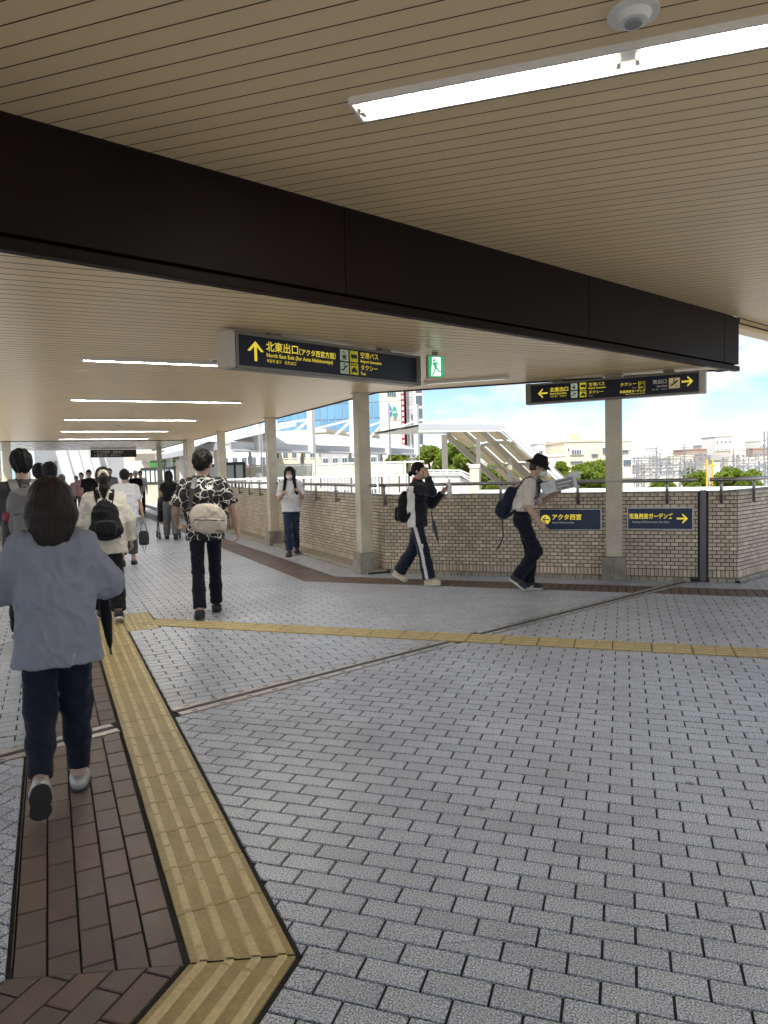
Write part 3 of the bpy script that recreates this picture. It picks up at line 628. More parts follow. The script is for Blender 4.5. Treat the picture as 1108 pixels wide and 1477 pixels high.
# sign 1
M1, L1_ = frame_of((-1.099, 5.565), (.368, 7.03), 2.31)
s1 = thing('hanging_sign', M1.translation, 'long navy hanging sign with up arrow reading North East Exit', 'sign'); H_ = .285
bevel(obj('housing', MB().box((L1_ / 2, .075, H_ / 2), (L1_, .14, H_), M1), M_FRAME, s1), .006)
obj('face', MB().box((L1_ / 2, .0, H_ / 2 - .002), (L1_ - .055, .004, H_ - .05), M1), M_NAVY, s1)
bevel(obj('end_cap', MB().box((-.045, .075, H_ / 2), (.085, .155, H_ + .004), M1), M_CAP, s1), .02, 3)
bevel(obj('end_cap', MB().box((L1_ + .02, .075, H_ / 2), (.04, .155, H_ + .004), M1), M_FRAME, s1), .01, 3)
for x in (.4, L1_ - .4): obj('hanger', MB().box((x, .075, H_ + .012), (.12, .08, .03), M1), M_FRAME, s1)
flat(arrow(.175, .142, .155, math.pi / 2), M_YTXT, s1, M1, 'arrow')
text('北東出口', .083, M_YTXT, s1, M1, .275, .160, bold=.0012); text('（アクタ西宮方面）', .056, M_YTXT, s1, M1, .575, .158, sx=.93, bold=.001)
text('North East Exit (for Acta Nishinomiya)', .044, M_YTXT, s1, M1, .278, .108, sx=1.0, bold=.0005); text('북동쪽 출구　北东出口', .030, M_YTXT, s1, M1, .278, .066)
for kd, x, z, m_ in (('rail', 1.06, .148, M_ICON_G), ('bus', 1.175, .148, M_ICON_Y), ('esc', 1.06, .038, M_ICON_G), ('taxi', 1.175, .038, M_ICON_Y)): icon(kd, x, z, .098, m_, s1, M1)
text('空港バス', .058, M_YTXT, s1, M1, 1.30, .196); text('Airport Limousine', .036, M_YTXT, s1, M1, 1.30, .152, bold=.0004); text('タクシー', .055, M_YTXT, s1, M1, 1.30, .088); text('Taxi', .038, M_YTXT, s1, M1, 1.30, .042)
# sign 2
M2, L2_ = frame_of((1.95, 9.661), (3.855, 8.622), 2.318)
s2 = thing('hanging_sign', M2.translation, 'navy hanging sign with arrows left and right above the front column', 'sign'); H_ = .272
bevel(obj('housing', MB().box((L2_ / 2, .075, H_ / 2), (L2_, .14, H_), M2), M_FRAME, s2), .006)
obj('face', MB().box((L2_ / 2, .0, H_ / 2 - .002), (L2_ - .12, .004, H_ - .05), M2), M_NAVY, s2)
for x in (.02, L2_ - .02): bevel(obj('end_cap', MB().box((x, .068, H_ / 2), (.075, .16, H_ + .004), M2), M_CAP if x > 1 else M_FRAME, s2), .01, 3)
for x in (.4, L2_ - .4): obj('hanger', MB().box((x, .075, H_ + .012), (.12, .08, .03), M2), M_FRAME, s2)
flat(arrow(.215, .135, .13, math.pi), M_YTXT, s2, M2, 'arrow'); flat(arrow(1.985, .150, .13, 0), M_YTXT, s2, M2, 'arrow')
text('北東出口', .062, M_YTXT, s2, M2, .31, .148, bold=.0014); text('North East Exit', .034, M_YTXT, s2, M2, .312, .108, bold=.0006); text('북동쪽 출구　北东出口', .022, M_YTXT, s2, M2, .312, .076)
for kd, x, z, m_ in (('rail', .585, .148, M_ICON_G), ('bus', .70, .148, M_ICON_Y), ('esc', .585, .048, M_ICON_G), ('taxi', .70, .048, M_ICON_Y)): icon(kd, x, z, .085, m_, s2, M2)
text('空港バス', .052, M_YTXT, s2, M2, .81, .182); text('Airport Limousine', .029, M_YTXT, s2, M2, .81, .146, bold=.0005); text('タクシー', .048, M_YTXT, s2, M2, .81, .086); text('Taxi', .032, M_WTXT, s2, M2, .81, .048)
text('タクシー', .050, M_YTXT, s2, M2, 1.40, .150, 'RIGHT'); text('Taxi', .030, M_WTXT, s2, M2, 1.40, .110, 'RIGHT'); icon('taxi', 1.42, .108, .085, M_ICON_Y, s2, M2)
text('阪急西宮ガーデンズ', .034, M_YTXT, s2, M2, 1.505, .066, 'RIGHT', bold=.0006); text('Hankyu Nishinomiya Gardens', .020, M_YTXT, s2, M2, 1.505, .040, 'RIGHT')
text('東出口', .056, M_WTXT, s2, M2, 1.755, .150, 'RIGHT', bold=.001); text('East Exit', .034, M_WTXT, s2, M2, 1.755, .106, 'RIGHT', bold=.0005); text('동쪽 출구　东出口', .022, M_WTXT, s2, M2, 1.755, .070, 'RIGHT')
icon('esc', 1.775, .078, .125, M_ICON_O, s2, M2)
# exit sign
qx = Vector((.458, 6.96)); ME, _ = frame_of(qx, qx + Vector((.17, .045)), 2.372)
es = thing('exit_sign', ME.translation, 'small green emergency exit sign with running figure', 'exit sign')
bevel(obj('housing', MB().box((.084, .035, .108), (.172, .06, .218), ME), M_CAP, es), .006)
obj('face', MB().box((.084, .002, .105), (.150, .004, .196), ME), M_GREEN, es)
flat([[(.030, .016), (.128, .016), (.128, .196), (.045, .196)]], M_EXW, es, ME, 'door_print', -.0012)
flat([circ(.062, .165, .014, 12), [(.045, .145), (.085, .150), (.092, .095), (.068, .088)], [(.045, .145), (.038, .112), (.024, .112), (.032, .150)], [(.085, .150), (.112, .128), (.106, .118), (.084, .134)], [(.072, .096), (.092, .096), (.118, .062), (.106, .052)], [(.118, .062), (.140, .066), (.140, .056), (.106, .052)], [(.068, .092), (.084, .092), (.062, .044), (.050, .050)], [(.062, .044), (.050, .050), (.034, .022), (.046, .018)]], M_GREEN, es, ME, 'figure', -.002)
obj('hanger', MB().box((.084, .035, .228), (.05, .03, .04), ME), M_FRAME, es)
# wall plates
def plate(t0, t1, z0, z1, label):
    Mp = Matrix.Translation(FW_(t0, OW + .012, z0)) @ RF; L_ = t1 - t0; H_ = z1 - z0; r = thing('wall_sign', Mp.translation, label, 'sign')
    bevel(obj('frame', MB().box((L_ / 2, -.008, H_ / 2), (L_, .02, H_), Mp), M_STEEL, r), .003)
    obj('face', MB().box((L_ / 2, -.018, H_ / 2), (L_ - .02, .004, H_ - .02), Mp), M_NAVY2, r); return r, Mp @ Matrix.Translation((0, -.0195, 0)), L_
tt = lambda x, y: (Vector((x, y)) - AF).dot(DF)
pr, Mp, L_ = plate(tt(3.138, 9.234), tt(3.869, 8.96), .65, .932, 'navy wall plate with Japanese text and arrow pointing right')
text('阪急西宮ガーデンズ', .072, M_YTXT, pr, Mp, .025, .145, sx=.80, bold=.0018); text('Hankyu Nishinomiya Gardens', .040, M_WTXT, pr, Mp, .06, .086, sx=.92, bold=.0004); flat(arrow(.655, .142, .13, 0), M_YTXT, pr, Mp, 'arrow')
pl, Mp, L_ = plate(tt(2.09, 9.63), tt(2.839, 9.346), .637, .921, 'navy wall plate with round yellow left arrow emblem')
flat([circ(.085, .142, .062, 28)], M_YTXT, pl, Mp, 'roundel'); flat(arrow(.085, .142, .088, math.pi), M_NAVY2, pl, Mp, 'arrow', -.005)
text('アクタ西宮', .080, M_YTXT, pl, Mp, .165, .145, sx=.97, bold=.002); text('Acta Nishinomiya', .040, M_WTXT, pl, Mp, .17, .090, bold=.0004)
# far sign in the passage
qa, qb = at(131, 656, 29), at(197, 656, 29.9); M3, L3_ = frame_of((qa.x, qa.y), (qb.x, qb.y), 2.29)
s3 = thing('hanging_sign', M3.translation, 'small dark hanging sign far down the passage', 'sign'); obj('housing', MB().box((L3_ / 2, .06, .15), (L3_, .1, .31), M3), M_FRAME, s3); obj('face', MB().box((L3_ / 2, .008, .15), (L3_ - .03, .004, .28), M3), mat('charcoal_sign', (.03, .028, .027), .5), s3)
text('↑ アクタ西宮・北東出口', .115, M_WTXT, s3, M3, .10, .165, bold=.003, sx=.9); text('→ 空港バス・タクシー', .115, M_WTXT, s3, M3, .10, .035, bold=.003, sx=.9)
# ------------------------------------------------------------------ outside: ground, decks, buildings, trees
GZ = -7.
ground = MB().prism([(-1500, -800), (1500, -800), (1500, 3500), (-1500, 3500)], GZ - 1, GZ)
obj('ground', ground, mat('pale_ground', (.34, .325, .295), .85, var=.25, scale=.08), kind='structure')
M_WPAINT = mat('white_paint', (.66, .66, .65), .45, var=.03, scale=2)
M_GPAINT = mat('grey_fascia', (.42, .44, .46), .5, var=.05)
M_MEMB = mat('cream_membrane', (.50, .43, .29), .7)
nt_ = M_MEMB.node_tree; b_ = nt_.nodes['Principled BSDF']; tr_ = nt_.nodes.new('ShaderNodeBsdfTranslucent'); tr_.inputs[0].default_value = (.66, .54, .32, 1)
ms_ = nt_.nodes.new('ShaderNodeMixShader'); ms_.inputs[0].default_value = .15; nt_.links.new(b_.outputs[0], ms_.inputs[1]); nt_.links.new(tr_.outputs[0], ms_.inputs[2])
nt_.links.new(ms_.outputs[0], nt_.nodes['Material Output'].inputs['Surface'])
M_BEIGE = mat('beige_render', (.62, .55, .43), .8, var=.06, scale=.6)
M_CREAMB = mat('cream_render', (.72, .67, .56), .8, var=.05, scale=.5)
M_WHITEB = mat('white_render', (.76, .75, .72), .8, var=.05, scale=.5)
M_BROWNB = mat('brown_render', (.34, .26, .21), .8, var=.1, scale=.5)
M_GREYB = mat('grey_render', (.42, .42, .42), .8, var=.1, scale=.5)
M_REDROOF = mat('red_roof', (.38, .19, .13), .8, var=.1)
M_WIN = mat('window_glass', (.10, .13, .16), .15, spec=.6)
M_CURTAIN = mat('blue_glass', (.13, .30, .48), .12, spec=.8, rand=.12)
M_PANELG = mat('pale_panel', (.56, .58, .48), .3, var=.05)
M_POLE = mat('galvanised', (.25, .26, .27), .6, metal=.2, var=.1)
M_YELP = mat('yellow_paint', (.72, .48, .06), .5)
M_RUST = mat('rust_paint', (.42, .27, .17), .6)
M_DARK = mat('dark_frame', (.04, .04, .042), .5)

def facing(u, y): q = at(u, 690, y); return Vector((q.x, q.y))
def building(name, label, u0, u1, vtop, y, depth, m, rows=3, cols=4, win=(.55, .4), vb=None, yaw=0., roof=None, z0=GZ, wm=None, z_first=None, fl=3.1, inset_row=None):
    a, b = at(u0, vtop, y), at(u1, vtop, y + (u1 - u0) * yaw); zt = a.z
    d = Vector((b.x - a.x, b.y - a.y)); Lw = d.length; d /= Lw; n = Vector((d.y, -d.x)); A_ = Vector((a.x, a.y))
    r = thing(name, (a.x, a.y, z0), label, 'building')
    P = [A_, A_ + d * Lw, A_ + d * Lw - n * depth, A_ - n * depth]
    obj('wall', MB().prism(P, z0, zt), m, r)
    obj('parapet', MB().prism([A_ + n * .12 - d * .12, A_ + d * (Lw + .12) + n * .12, A_ + d * (Lw + .12) - n * depth, A_ - d * .12 - n * depth], zt + .002, zt + .35), roof or m, r)
    for k in range(rows):
        zc = zt - 1.9 - k * fl
        if zc < z0 + 1: break
        for c in range(cols):
            x = Lw * (c + .5) / cols; ww = Lw / cols * win[0]; hh = fl * win[1]
            p = A_ + d * x + n * .02
            Mx = Matrix.Translation((p.x, p.y, zc)) @ Matrix.Rotation(math.atan2(d.y, d.x), 4, 'Z')
            f = obj('window', MB().box((0, 0, 0), (ww, .10, hh), Mx), m if False else M_WHITEB, r)
            for j in (-1, 1): obj('pane', MB().box((j * ww * .235, -.045, 0), (ww * .42, .04, hh * .86), Mx), wm or M_WIN, f)
    return r, A_, d, n, Lw, zt
# glass tower and logo building
r, A_, d, n, Lw, zt = building('glass_tower', 'blue curtain wall office block behind the white canopy', 395, 546, 470, 95, 3, M_GREYB, 0, 0, yaw=-.02)
nc, nr = 14, 12; hgt = zt - GZ
for i in range(nc):
    for j in range(nr):
        p = A_ + d * (Lw * (i + .5) / nc) + n * .06; z = zt - .5 - (j + .5) * 2.0
        obj('pane', MB().box((0, 0, 0), (Lw / nc - .10, .08, 1.88), Matrix.Translation((p.x, p.y, z)) @ Matrix.Rotation(math.atan2(d.y, d.x), 4, 'Z')), M_CURTAIN, r)
r, A_, d, n, Lw, zt = building('shop_block', 'pale grey shop block with blue and green round logo', 545.5, 579, 500, 90, 18, M_CREAMB, 0, 0)
Mx = lambda u, v, o=.03: (lambda q: Matrix.Translation((q.x, q.y, q.z)) @ Matrix.Rotation(math.atan2(d.y, d.x), 4, 'Z'))(at(u, v, 90 - o))
for gi, (u, v, w_, m_, t_) in enumerate(((562, 593, 1.9, mat('logo_blue', (.02, .09, .40), .5), 'co'), (569, 594.5, 1.75, mat('logo_green', (.03, .36, .24), .5), 'op'))):
    M_ = Mx(u, v); P0 = [(.29 * math.cos(k * math.tau / 28), .74 * math.sin(k * math.tau / 28)) for k in range(28)]
    flat([[(x * 1.16, z * 1.10) for x, z in P0]], M_WHITEB, r, M_, 'logo_rim', -.02 - .1 * gi); flat([P0], m_, r, M_, 'logo', -.06 - .1 * gi)
    t = text(t_, .40, M_WHITEB, r, M_ @ Matrix.Translation((0, -.25, 0)), 0, -.12, 'CENTER', bold=.012)
for k in range(4):
    q = Mx(560 + k * 3.2, 569); obj('window', MB().box((0, 0, 0), (.22, .1, .5), q), M_WIN, r)
for v in (578, 606): obj('panel_joint', MB().box((0, 0, 0), (Lw, .03, .05), Mx(561.5, v)), M_GREYB, r)
q0 = at(581, 560, 89.5)
rs = thing('banner', (q0.x, q0.y, GZ), 'tall dark red vertical banner on the shop block', 'banner')
M_ = Mx(581, 590, 1); obj('board', MB().box((0, 0, 0), (.42, .12, 9.), M_), mat('maroon', (.27, .03, .05), .6), rs)
flat([rect(-.11, z - .2, .11, z + .2) for z in np.arange(-4, 4.2, .68)], M_WHITEB, rs, M_, 'print', -.065)
r, A_, d, n, Lw, zt = building('frame_block', 'grey block with white framed window grid at the right of the logo', 585, 610, 545, 92, 16, M_GREYB, 0, 0)
for i in range(2):
    for j in range(6):
        q = A_ + d * (Lw * (i + .5) / 2) + n * .05; z = zt - .5 - (j + .5) * 1.62
        f = obj('window', MB().box((0, 0, 0), (Lw / 2 - .06, .1, 1.55), Matrix.Translation((q.x, q.y, z)) @ Matrix.Rotation(math.atan2(d.y, d.x), 4, 'Z')), M_WHITEB, r)
        obj('pane', MB().box((0, -.04, 0), (Lw / 2 - .26, .06, 1.3), Matrix.Translation((q.x, q.y, z)) @ Matrix.Rotation(math.atan2(d.y, d.x), 4, 'Z')), M_GREYB if i == 0 else M_WIN, f)
building('office_block', 'cream low block with dark windows under the white canopy', 380, 470, 628, 75, 14, M_BEIGE, 4, 7, yaw=-.03)
building('office_block', 'grey low block with windows under the canopy beside the corner column', 462, 545, 641, 70, 12, M_GREYB, 3, 6)
building('side_block', 'white block filling the gap at the far left of the canopy', 318, 385, 640, 68, 12, M_WHITEB, 3, 5)

# pedestrian deck with masts and canopy
dk = obj('deck', MB().prism([PS(4.75, 11.5), (2.2, 24), (8, 46), (-16, 46), PS(4.75, 33)], -.6, 0.), mat('deck_tile', (.52, .50, .46), .7, var=.1, scale=1), kind='structure')  # strip hidden behind the parapet added to bounce sunlight up to the ceiling
ma = [(371.5, 614, 26.7), (448.5, 600, 30.), (509, 601, 33.3), (558.5, 602, 36.7), (600.5, 603, 40.)]
cn = thing('deck_canopy', (*facing(480, 32), 0), 'white mast supported canopy roof over the outdoor deck', 'canopy')
mp_ = []
for i, (u, v, y) in enumerate(ma):
    q = at(u, v, y); mp_.append(q)
    Mq = Matrix.Translation((q.x, q.y, 0)) @ Matrix.Rotation(rad(64), 4, 'Z')
    bevel(obj('mast', MB().box((0, 0, (q.z + 1.5) / 2), (.27, .24, q.z - 1.5), Mq @ Matrix.Translation((0, 0, .75))), M_WPAINT, cn), .01)
    obj('mast_foot', MB().box((0, 0, .75), (.17, .15, 1.5), Mq), M_WPAINT, cn)
    obj('recess', MB().box((0, 0, 0), (.05, .02, 1.6), Mq @ Matrix.Translation((.02, -.125, 2.2))), M_GPAINT, cn)
md_ = (mp_[3] - mp_[1]); md_.z = 0; md_.normalize(); mn_ = Vector((-md_.y, md_.x, 0))      # behind the masts (to the left)
start = mp_[0] - md_ * 1.6
def roofpt(k, o, z): p = start + md_ * k + mn_ * o; return (p.x, p.y, z)
tot = (mp_[4] - start).dot(md_) + .4
nb = 5; bay = tot / nb
for b in range(nb):
    V = []; F = []; K = 6
    for i in range(K + 1):
        f = i / K; k = b * bay + f * bay * .985
        for o, z in ((.1, 2.62), (1.2, 3.00 + .03 * math.sin(math.pi * f)), (2.6, 3.30 + .05 * math.sin(math.pi * f)), (4.5, 3.10), (4.5, 3.04), (.1, 2.56)): V.append(roofpt(k, o, z))
    for i in range(K):
        for j in range(6): F.append((i * 6 + j, (i + 1) * 6 + j, (i + 1) * 6 + (j + 1) % 6, i * 6 + (j + 1) % 6))
    F += [tuple(range(6)), tuple(range(K * 6 + 5, K * 6 - 1, -1))]
    obj('roof_sheet', MB().add(V, F), M_WPAINT, cn)
obj('fascia', MB().bar(roofpt(0, .05, 2.48), roofpt(tot, .05, 2.48), .06, .26), M_GPAINT, cn)
obj('gutter', MB().tube([roofpt(0, -.05, 2.30), roofpt(tot, -.05, 2.30)], .05, 8), M_GPAINT, cn)
for i in range(1, 5):
    for (da, db) in ((-1.4, 3.35), (1.2, 3.25)):
        if i == 4 and da > 0: continue
        t_ = mp_[i] + md_ * da * 1.0 + mn_ * 1.6
        obj('stay', MB().bar((mp_[i].x, mp_[i].y, mp_[i].z - .12), (t_.x, t_.y, db), .09, .09), M_WPAINT, cn)
c2 = thing('deck_canopy', (*PS(6.4, 30), 0), 'white canopy strip running beside the passage on the left of the masts', 'canopy')
for k in range(6):
    a_, b_ = 25.5 + k * 4, 29.45 + k * 4; V = [tuple(PS(c, q_, z)) for q_ in (a_, b_) for c, z in ((5.5, 2.62), (6.6, 3.0), (8.4, 3.3), (8.4, 3.2), (5.5, 2.55))]
    obj('roof_sheet', MB().add(V, [(j, (j + 1) % 5, (j + 1) % 5 + 5, j + 5) for j in range(5)] + [(4, 3, 2, 1, 0), (5, 6, 7, 8, 9)]), M_WPAINT, c2)
    bevel(obj('mast', MB().box((*PS(5.9, a_ + 2), 1.9), (.25, .25, 3.8)), M_WPAINT, c2), .01)
obj('fascia', MB().bar(PS(5.45, 25.5, 2.46), PS(5.45, 49.5, 2.46), .06, .24), M_GPAINT, c2)
for u, y in ((437, 31), (506, 34), (551, 37.5), (591, 40.5), (362, 28)):
    q = at(u, 690, y); p_ = thing('thin_pole', (q.x, q.y, 0), {437: 'thin brown pole under the canopy left of centre', 506: 'thin brown pole just left of the corner column', 551: 'thin brown pole right of the corner column', 591: 'thin brown pole near the right end of the canopy', 362: 'thin brown pole at the left part of the canopy'}[u], 'pole', 'thin brown poles under the canopy')
    obj('shaft', MB().tube([(q.x, q.y, 0), (q.x, q.y, 2.5)], .05, 8), M_RUST, p_); obj('clamp', MB().box((q.x, q.y, 2.0), (.16, .16, .3)), M_GPAINT, p_)
# fences on the deck
def fence(label, u0, y0, u1, y1, z0, z1, sp, m, bw=.035, panels=False):
    a, b = at(u0, 690, y0), at(u1, 690, y1); d = Vector((b.x - a.x, b.y - a.y)); L = d.length; d /= L
    r = thing('deck_fence', (a.x, a.y, 0), label, 'fence'); A_ = Vector((a.x, a.y)); P = lambda k, z: Vector((*(A_ + d * k), z))
    obj('top_rail', MB().bar(P(0, z1), P(L, z1), .07, .07), m, r); obj('bottom_rail', MB().bar(P(0, z0), P(L, z0), .05, .06), m, r)
    k = 0; i = 0
    while k <= L:
        if panels:
            obj('post', MB().bar(P(k, z0 - .7), P(k, z1 + .05), .08, .08), m, r)
            if k + sp <= L: obj('panel', MB().bar(P(k + .06, (z0 + z1) / 2), P(k + sp - .06, (z0 + z1) / 2), .03, z1 - z0 - .1), M_PANELG, r)
        else: obj('bar', MB().bar(P(k, z0 + .03), P(k, z1 - .03), bw, bw), m, r)
        k += sp; i += 1
    return r
fence('white deck fence of close vertical bars behind the handrail', 322, 24.2, 607, 24.4, .25, 1.30, .115, M_WPAINT)
fence('pale panel fence with white posts on the deck behind the bar fence', 322, 30, 612, 30, 1.27, 1.80, 1.9, M_WPAINT, panels=True)
low = thing('white_wall', (*facing(640, 26), GZ), 'white panelled wall with railing left of the stair canopy', 'wall')
a, b = at(606, 683.5, 26), at(664, 683.5, 26)
for k in range(3):
    p, q = a.lerp(b, k / 3), a.lerp(b, (k + 1) / 3); obj('panel', MB().bar((p.x + .01, p.y, (a.z - 3) / 2), (q.x - .01, q.y, (a.z - 3) / 2), .12, a.z + 3), M_WPAINT, low)
e = at(688, 694, 26)
obj('panel', MB().add([(b.x, b.y, -3), (e.x, e.y, -3), (e.x, e.y, e.z - .12), (b.x, b.y, b.z - .12), (b.x, b.y + .1, -3), (e.x, e.y + .1, -3), (e.x, e.y + .1, e.z - .12), (b.x, b.y + .1, b.z - .12)], [(0, 1, 2, 3), (7, 6, 5, 4), (3, 2, 6, 7), (1, 5, 6, 2), (0, 3, 7, 4)]), M_WPAINT, low)
for dz in (.12, -.02, -.14):
    obj('rail', MB().tube([(a.x, a.y - .1, a.z + dz * .6 + .05), (b.x, b.y - .1, b.z + dz * .6 + .05), (e.x, e.y - .1, e.z + dz)], .03, 8), M_WPAINT, low)
for k in range(7):
    p = a.lerp(b, k / 6); obj('post', MB().bar((p.x, p.y - .1, p.z - .05), (p.x, p.y - .1, p.z + .12), .05, .05), M_WPAINT, low)
gp = at(684, 672, 25.6); pb = thing('gate_pillar', (gp.x, gp.y, GZ), 'short cream pillar with white cap beside the sloping railing', 'pillar')
obj('shaft', MB().box((gp.x, gp.y, (gp.z - 4) / 2), (.30, .3, gp.z + 4)), M_BEIGE, pb); obj('cap', MB().box((gp.x, gp.y, gp.z), (.36, .36, .12)), M_WPAINT, pb)
pr_ = obj('plaza_roof', MB().prism([tuple(at(692, 706, 24))[:2], tuple(at(1130, 706, 18.5))[:2], tuple(at(1130, 706, 26))[:2], tuple(at(692, 706, 30))[:2]], .30, .55), M_WPAINT)
tag(pr_, 'flat pale roof of a lower building just past the parapet', 'roof')

# stair canopy
stc = thing('stair_canopy', (*facing(700, 32), 0), 'white canopy with cream membrane sloping down over outdoor stairs', 'canopy')
n0 = at(727, 622, 30); f0 = at(645, 633.5, 35.4); n0.z = f0.z = 3.18
ax = Vector((math.cos(rad(17)), math.sin(rad(17)), 0)); brk = (f0 - n0); W_ = brk.length; brk.normalize()
q1 = at(803, 671.5, 30.6); slope_len = 3.4
def SP(k, wv, dz=0.):       # k along (negative on the flat part), wv 0..1 from near eave to far eave
    p = n0 + brk * (W_ * wv) + ax * k; arch = .40 * math.sin(math.pi * wv) * min(1, max(0, (k + 3.75) / 2.2)) * (1 if k < 0 else max(.4, 1 - .25 * k))
    p = Vector((p.x, p.y, 3.18 + arch + dz - (max(k, 0) * .66 + .036 * max(k, 0) ** 2))); return p
nW = 8
for (ka, kb) in ((-3.75, -2.8), (-2.8, -1.9), (-1.9, -.95), (-.95, 0)):
    V = []; F = []
    for i in range(nW + 1): V += [SP(ka, i / nW), SP(kb - .02, i / nW), SP(ka, i / nW, .10), SP(kb - .02, i / nW, .10)]
    for i in range(nW): j = i * 4; F += [(j, j + 1, j + 5, j + 4), (j + 2, j + 6, j + 7, j + 3)]
    F += [(0, 2, 3, 1), (nW * 4, nW * 4 + 1, nW * 4 + 3, nW * 4 + 2)]
    obj('roof_sheet', MB().add(V, F), M_WPAINT, stc)
ks = [0, 1.15, 2.3, 3.45, 4.6, 5.75]
for ka, kb in zip(ks, ks[1:]):
    for i in range(4):
        w0, w1 = i / 4 + .012, (i + 1) / 4 - .012; V = []; 
        for wv in (w0, (w0 + w1) / 2, w1): V += [SP(ka + .04, wv, .05), SP(kb - .04, wv, .05)]
        obj('membrane_panel', MB().add(V, [(0, 1, 3, 2), (2, 3, 5, 4)]), M_MEMB, stc)
M_RIB = mat('cream_steel', (.44, .41, .345), .5)
for wv in (0, .25, .5, .75, 1.):
    big = wv in (0, .5, 1.)
    obj('rafter', MB().bar(SP(0, wv, -.08), SP(5.75, wv, -.08), .16 if big else .06, .26 if big else .10), M_RIB if wv else M_WPAINT, stc)
for k in ks:
    for i in range(4): obj('purlin', MB().bar(SP(k, i / 4, -.04), SP(k, (i + 1) / 4, -.04), .09, .12), M_RIB, stc)
obj('eave_beam', MB().bar(SP(-3.75, 0, .0), SP(.05, 0, .0), .12, .22), M_GPAINT, stc); obj('eave_beam', MB().bar(SP(-3.75, 0, -.16), SP(.0, 0, -.16), .10, .12), M_WPAINT, stc)
obj('eave_beam', MB().bar(SP(.0, -.01, .06), SP(5.8, -.01, .06), .10, .16), M_WPAINT, stc)
for u, y, vt in ((641, 31.5, 627), (689.5, 31, 633), (735.5, 32.5, 660)):
    q = at(u, vt, y); obj('column', MB().box((q.x, q.y, (q.z - 5) / 2), (.24 if u < 650 else .17, .2, q.z + 5)), M_RIB, stc)

# beige apartments on the right
r, A_, d, n, Lw, zt = building('apartment_block', 'main beige apartment block with few small windows and rooftop tank', 814, 868, 638, 120, 14, M_BEIGE, 0, 0)
def on(u, v, y, w_, h_, parent, nm='window', m_=M_WIN, dep=.2):
    q = at(u, v, y); return obj(nm, MB().box((q.x, q.y, q.z), (w_, dep, h_)), m_, parent)
f = on(832, 652, 119.9, 2.3, .85, r, 'window', M_WHITEB)
for k in range(4): on(826.3 + k * 3.6, 652, 119.8, .26 if k % 2 else .34, .68, r, 'pane')
on(858, 656.5, 119.9, 1.05, .4, r); on(832, 666.5, 119.9, 2.1, .28, r); on(820.5, 648, 119.9, .25, .25, r)
for u, v, w_, h_ in ((829.5, 629.5, 1.6, 1.1), (843.5, 632.5, .8, .6)): on(u, v, 122, w_, h_, r, 'rooftop_tank', mat('tank_cream', (.74, .62, .34), .6) if u < 840 else M_WHITEB, 1.2)
for u in (825, 829, 833): on(u, 634.8, 122, .15, .5, r, 'tank_leg', M_GREYB)
on(832, 616, 122, .14, 2.5, r, 'rooftop_mast', M_WHITEB, .14); on(816, 627, 122, .05, 2.6, r, 'aerial', M_GREYB, .05); on(816, 616.5, 122, .9, .05, r, 'aerial', M_GREYB, .05)
r, A_, d, n, Lw, zt = building('apartment_block', 'pale beige apartment block on both sides of the front column', 867, 912, 637.5, 126, 14, M_CREAMB, 0, 0)
on(872, 650, 125.9, .6, 1.0, r); on(900, 651, 125.9, 1.6, .5, r); on(905, 667, 125.9, 1.3, .9, r); on(903, 690, 125.9, 1.3, .9, r); on(909, 644, 125.9, .3, 1.1, r, 'pilaster', M_BEIGE)
r, A_, d, n, Lw, zt = building('stepped_block', 'stepped white block left of the main beige apartments', 775, 815, 640, 135, 16, M_WHITEB, 2, 4)
on(793.5, 634, 134, 1.4, 1.7, r, 'stair_tower', M_WHITEB, 3); on(793, 640, 132.4, 1.1, .6, r)
building('annex_block', 'low cream annex in front of the stepped white block', 780, 816, 659, 118, 12, M_CREAMB, 2, 4)
building('lower_block', 'low cream building below the trees right of the front column', 862, 925, 690, 90, 10, M_CREAMB, 2, 6)
# far town, each house a thing
rt = random.Random(5)
names = ['white', 'cream', 'beige', 'brown', 'grey']; mm_ = [M_WHITEB, M_CREAMB, M_BEIGE, M_BROWNB, M_GREYB]
spec = [(913, 935, 664, 0), (930, 948, 661, 4), (947, 952, 646, 0), (944, 958, 657, 1), (955, 972, 654, 0), (968, 985, 661, 1), (982, 1000, 658, 2), (990, 1020, 649.5, 3), (1018, 1034, 642.5, 4), (1032, 1056, 631, 0), (1026, 1060, 653, 3), (1054, 1076, 650, 1),
        (1072, 1090, 649, 1), (1086, 1108, 648, 3), (1098, 1125, 636, 0), (915, 950, 672, 3), (950, 990, 670, 1), (1000, 1040, 668, 2), (1050, 1110, 662, 1), (1044, 1075, 668, 4), (1108, 1150, 655, 2), (1075, 1130, 672, 0)]
feats = ['at the left of the railway skyline', 'squat block beside the apartments', 'slim tower on the skyline', 'low block below the slim tower', 'block with flat roof', 'block behind the tree', 'block left of the long brick building', 'long low building with red roof', 'curved block by the tall tower', 'tallest tower of the right skyline with dark roof line', 'brown block under the tall tower', 'block right of the tall tower', 'block with shallow roof', 'red roofed block near the far pole', 'tower at the right edge', 'low house behind the gantries on the left', 'low house in the middle of the railway', 'low house under the curved block', 'long low house at the right', 'shed between the gantries', 'house past the right edge', 'shed at the right edge']
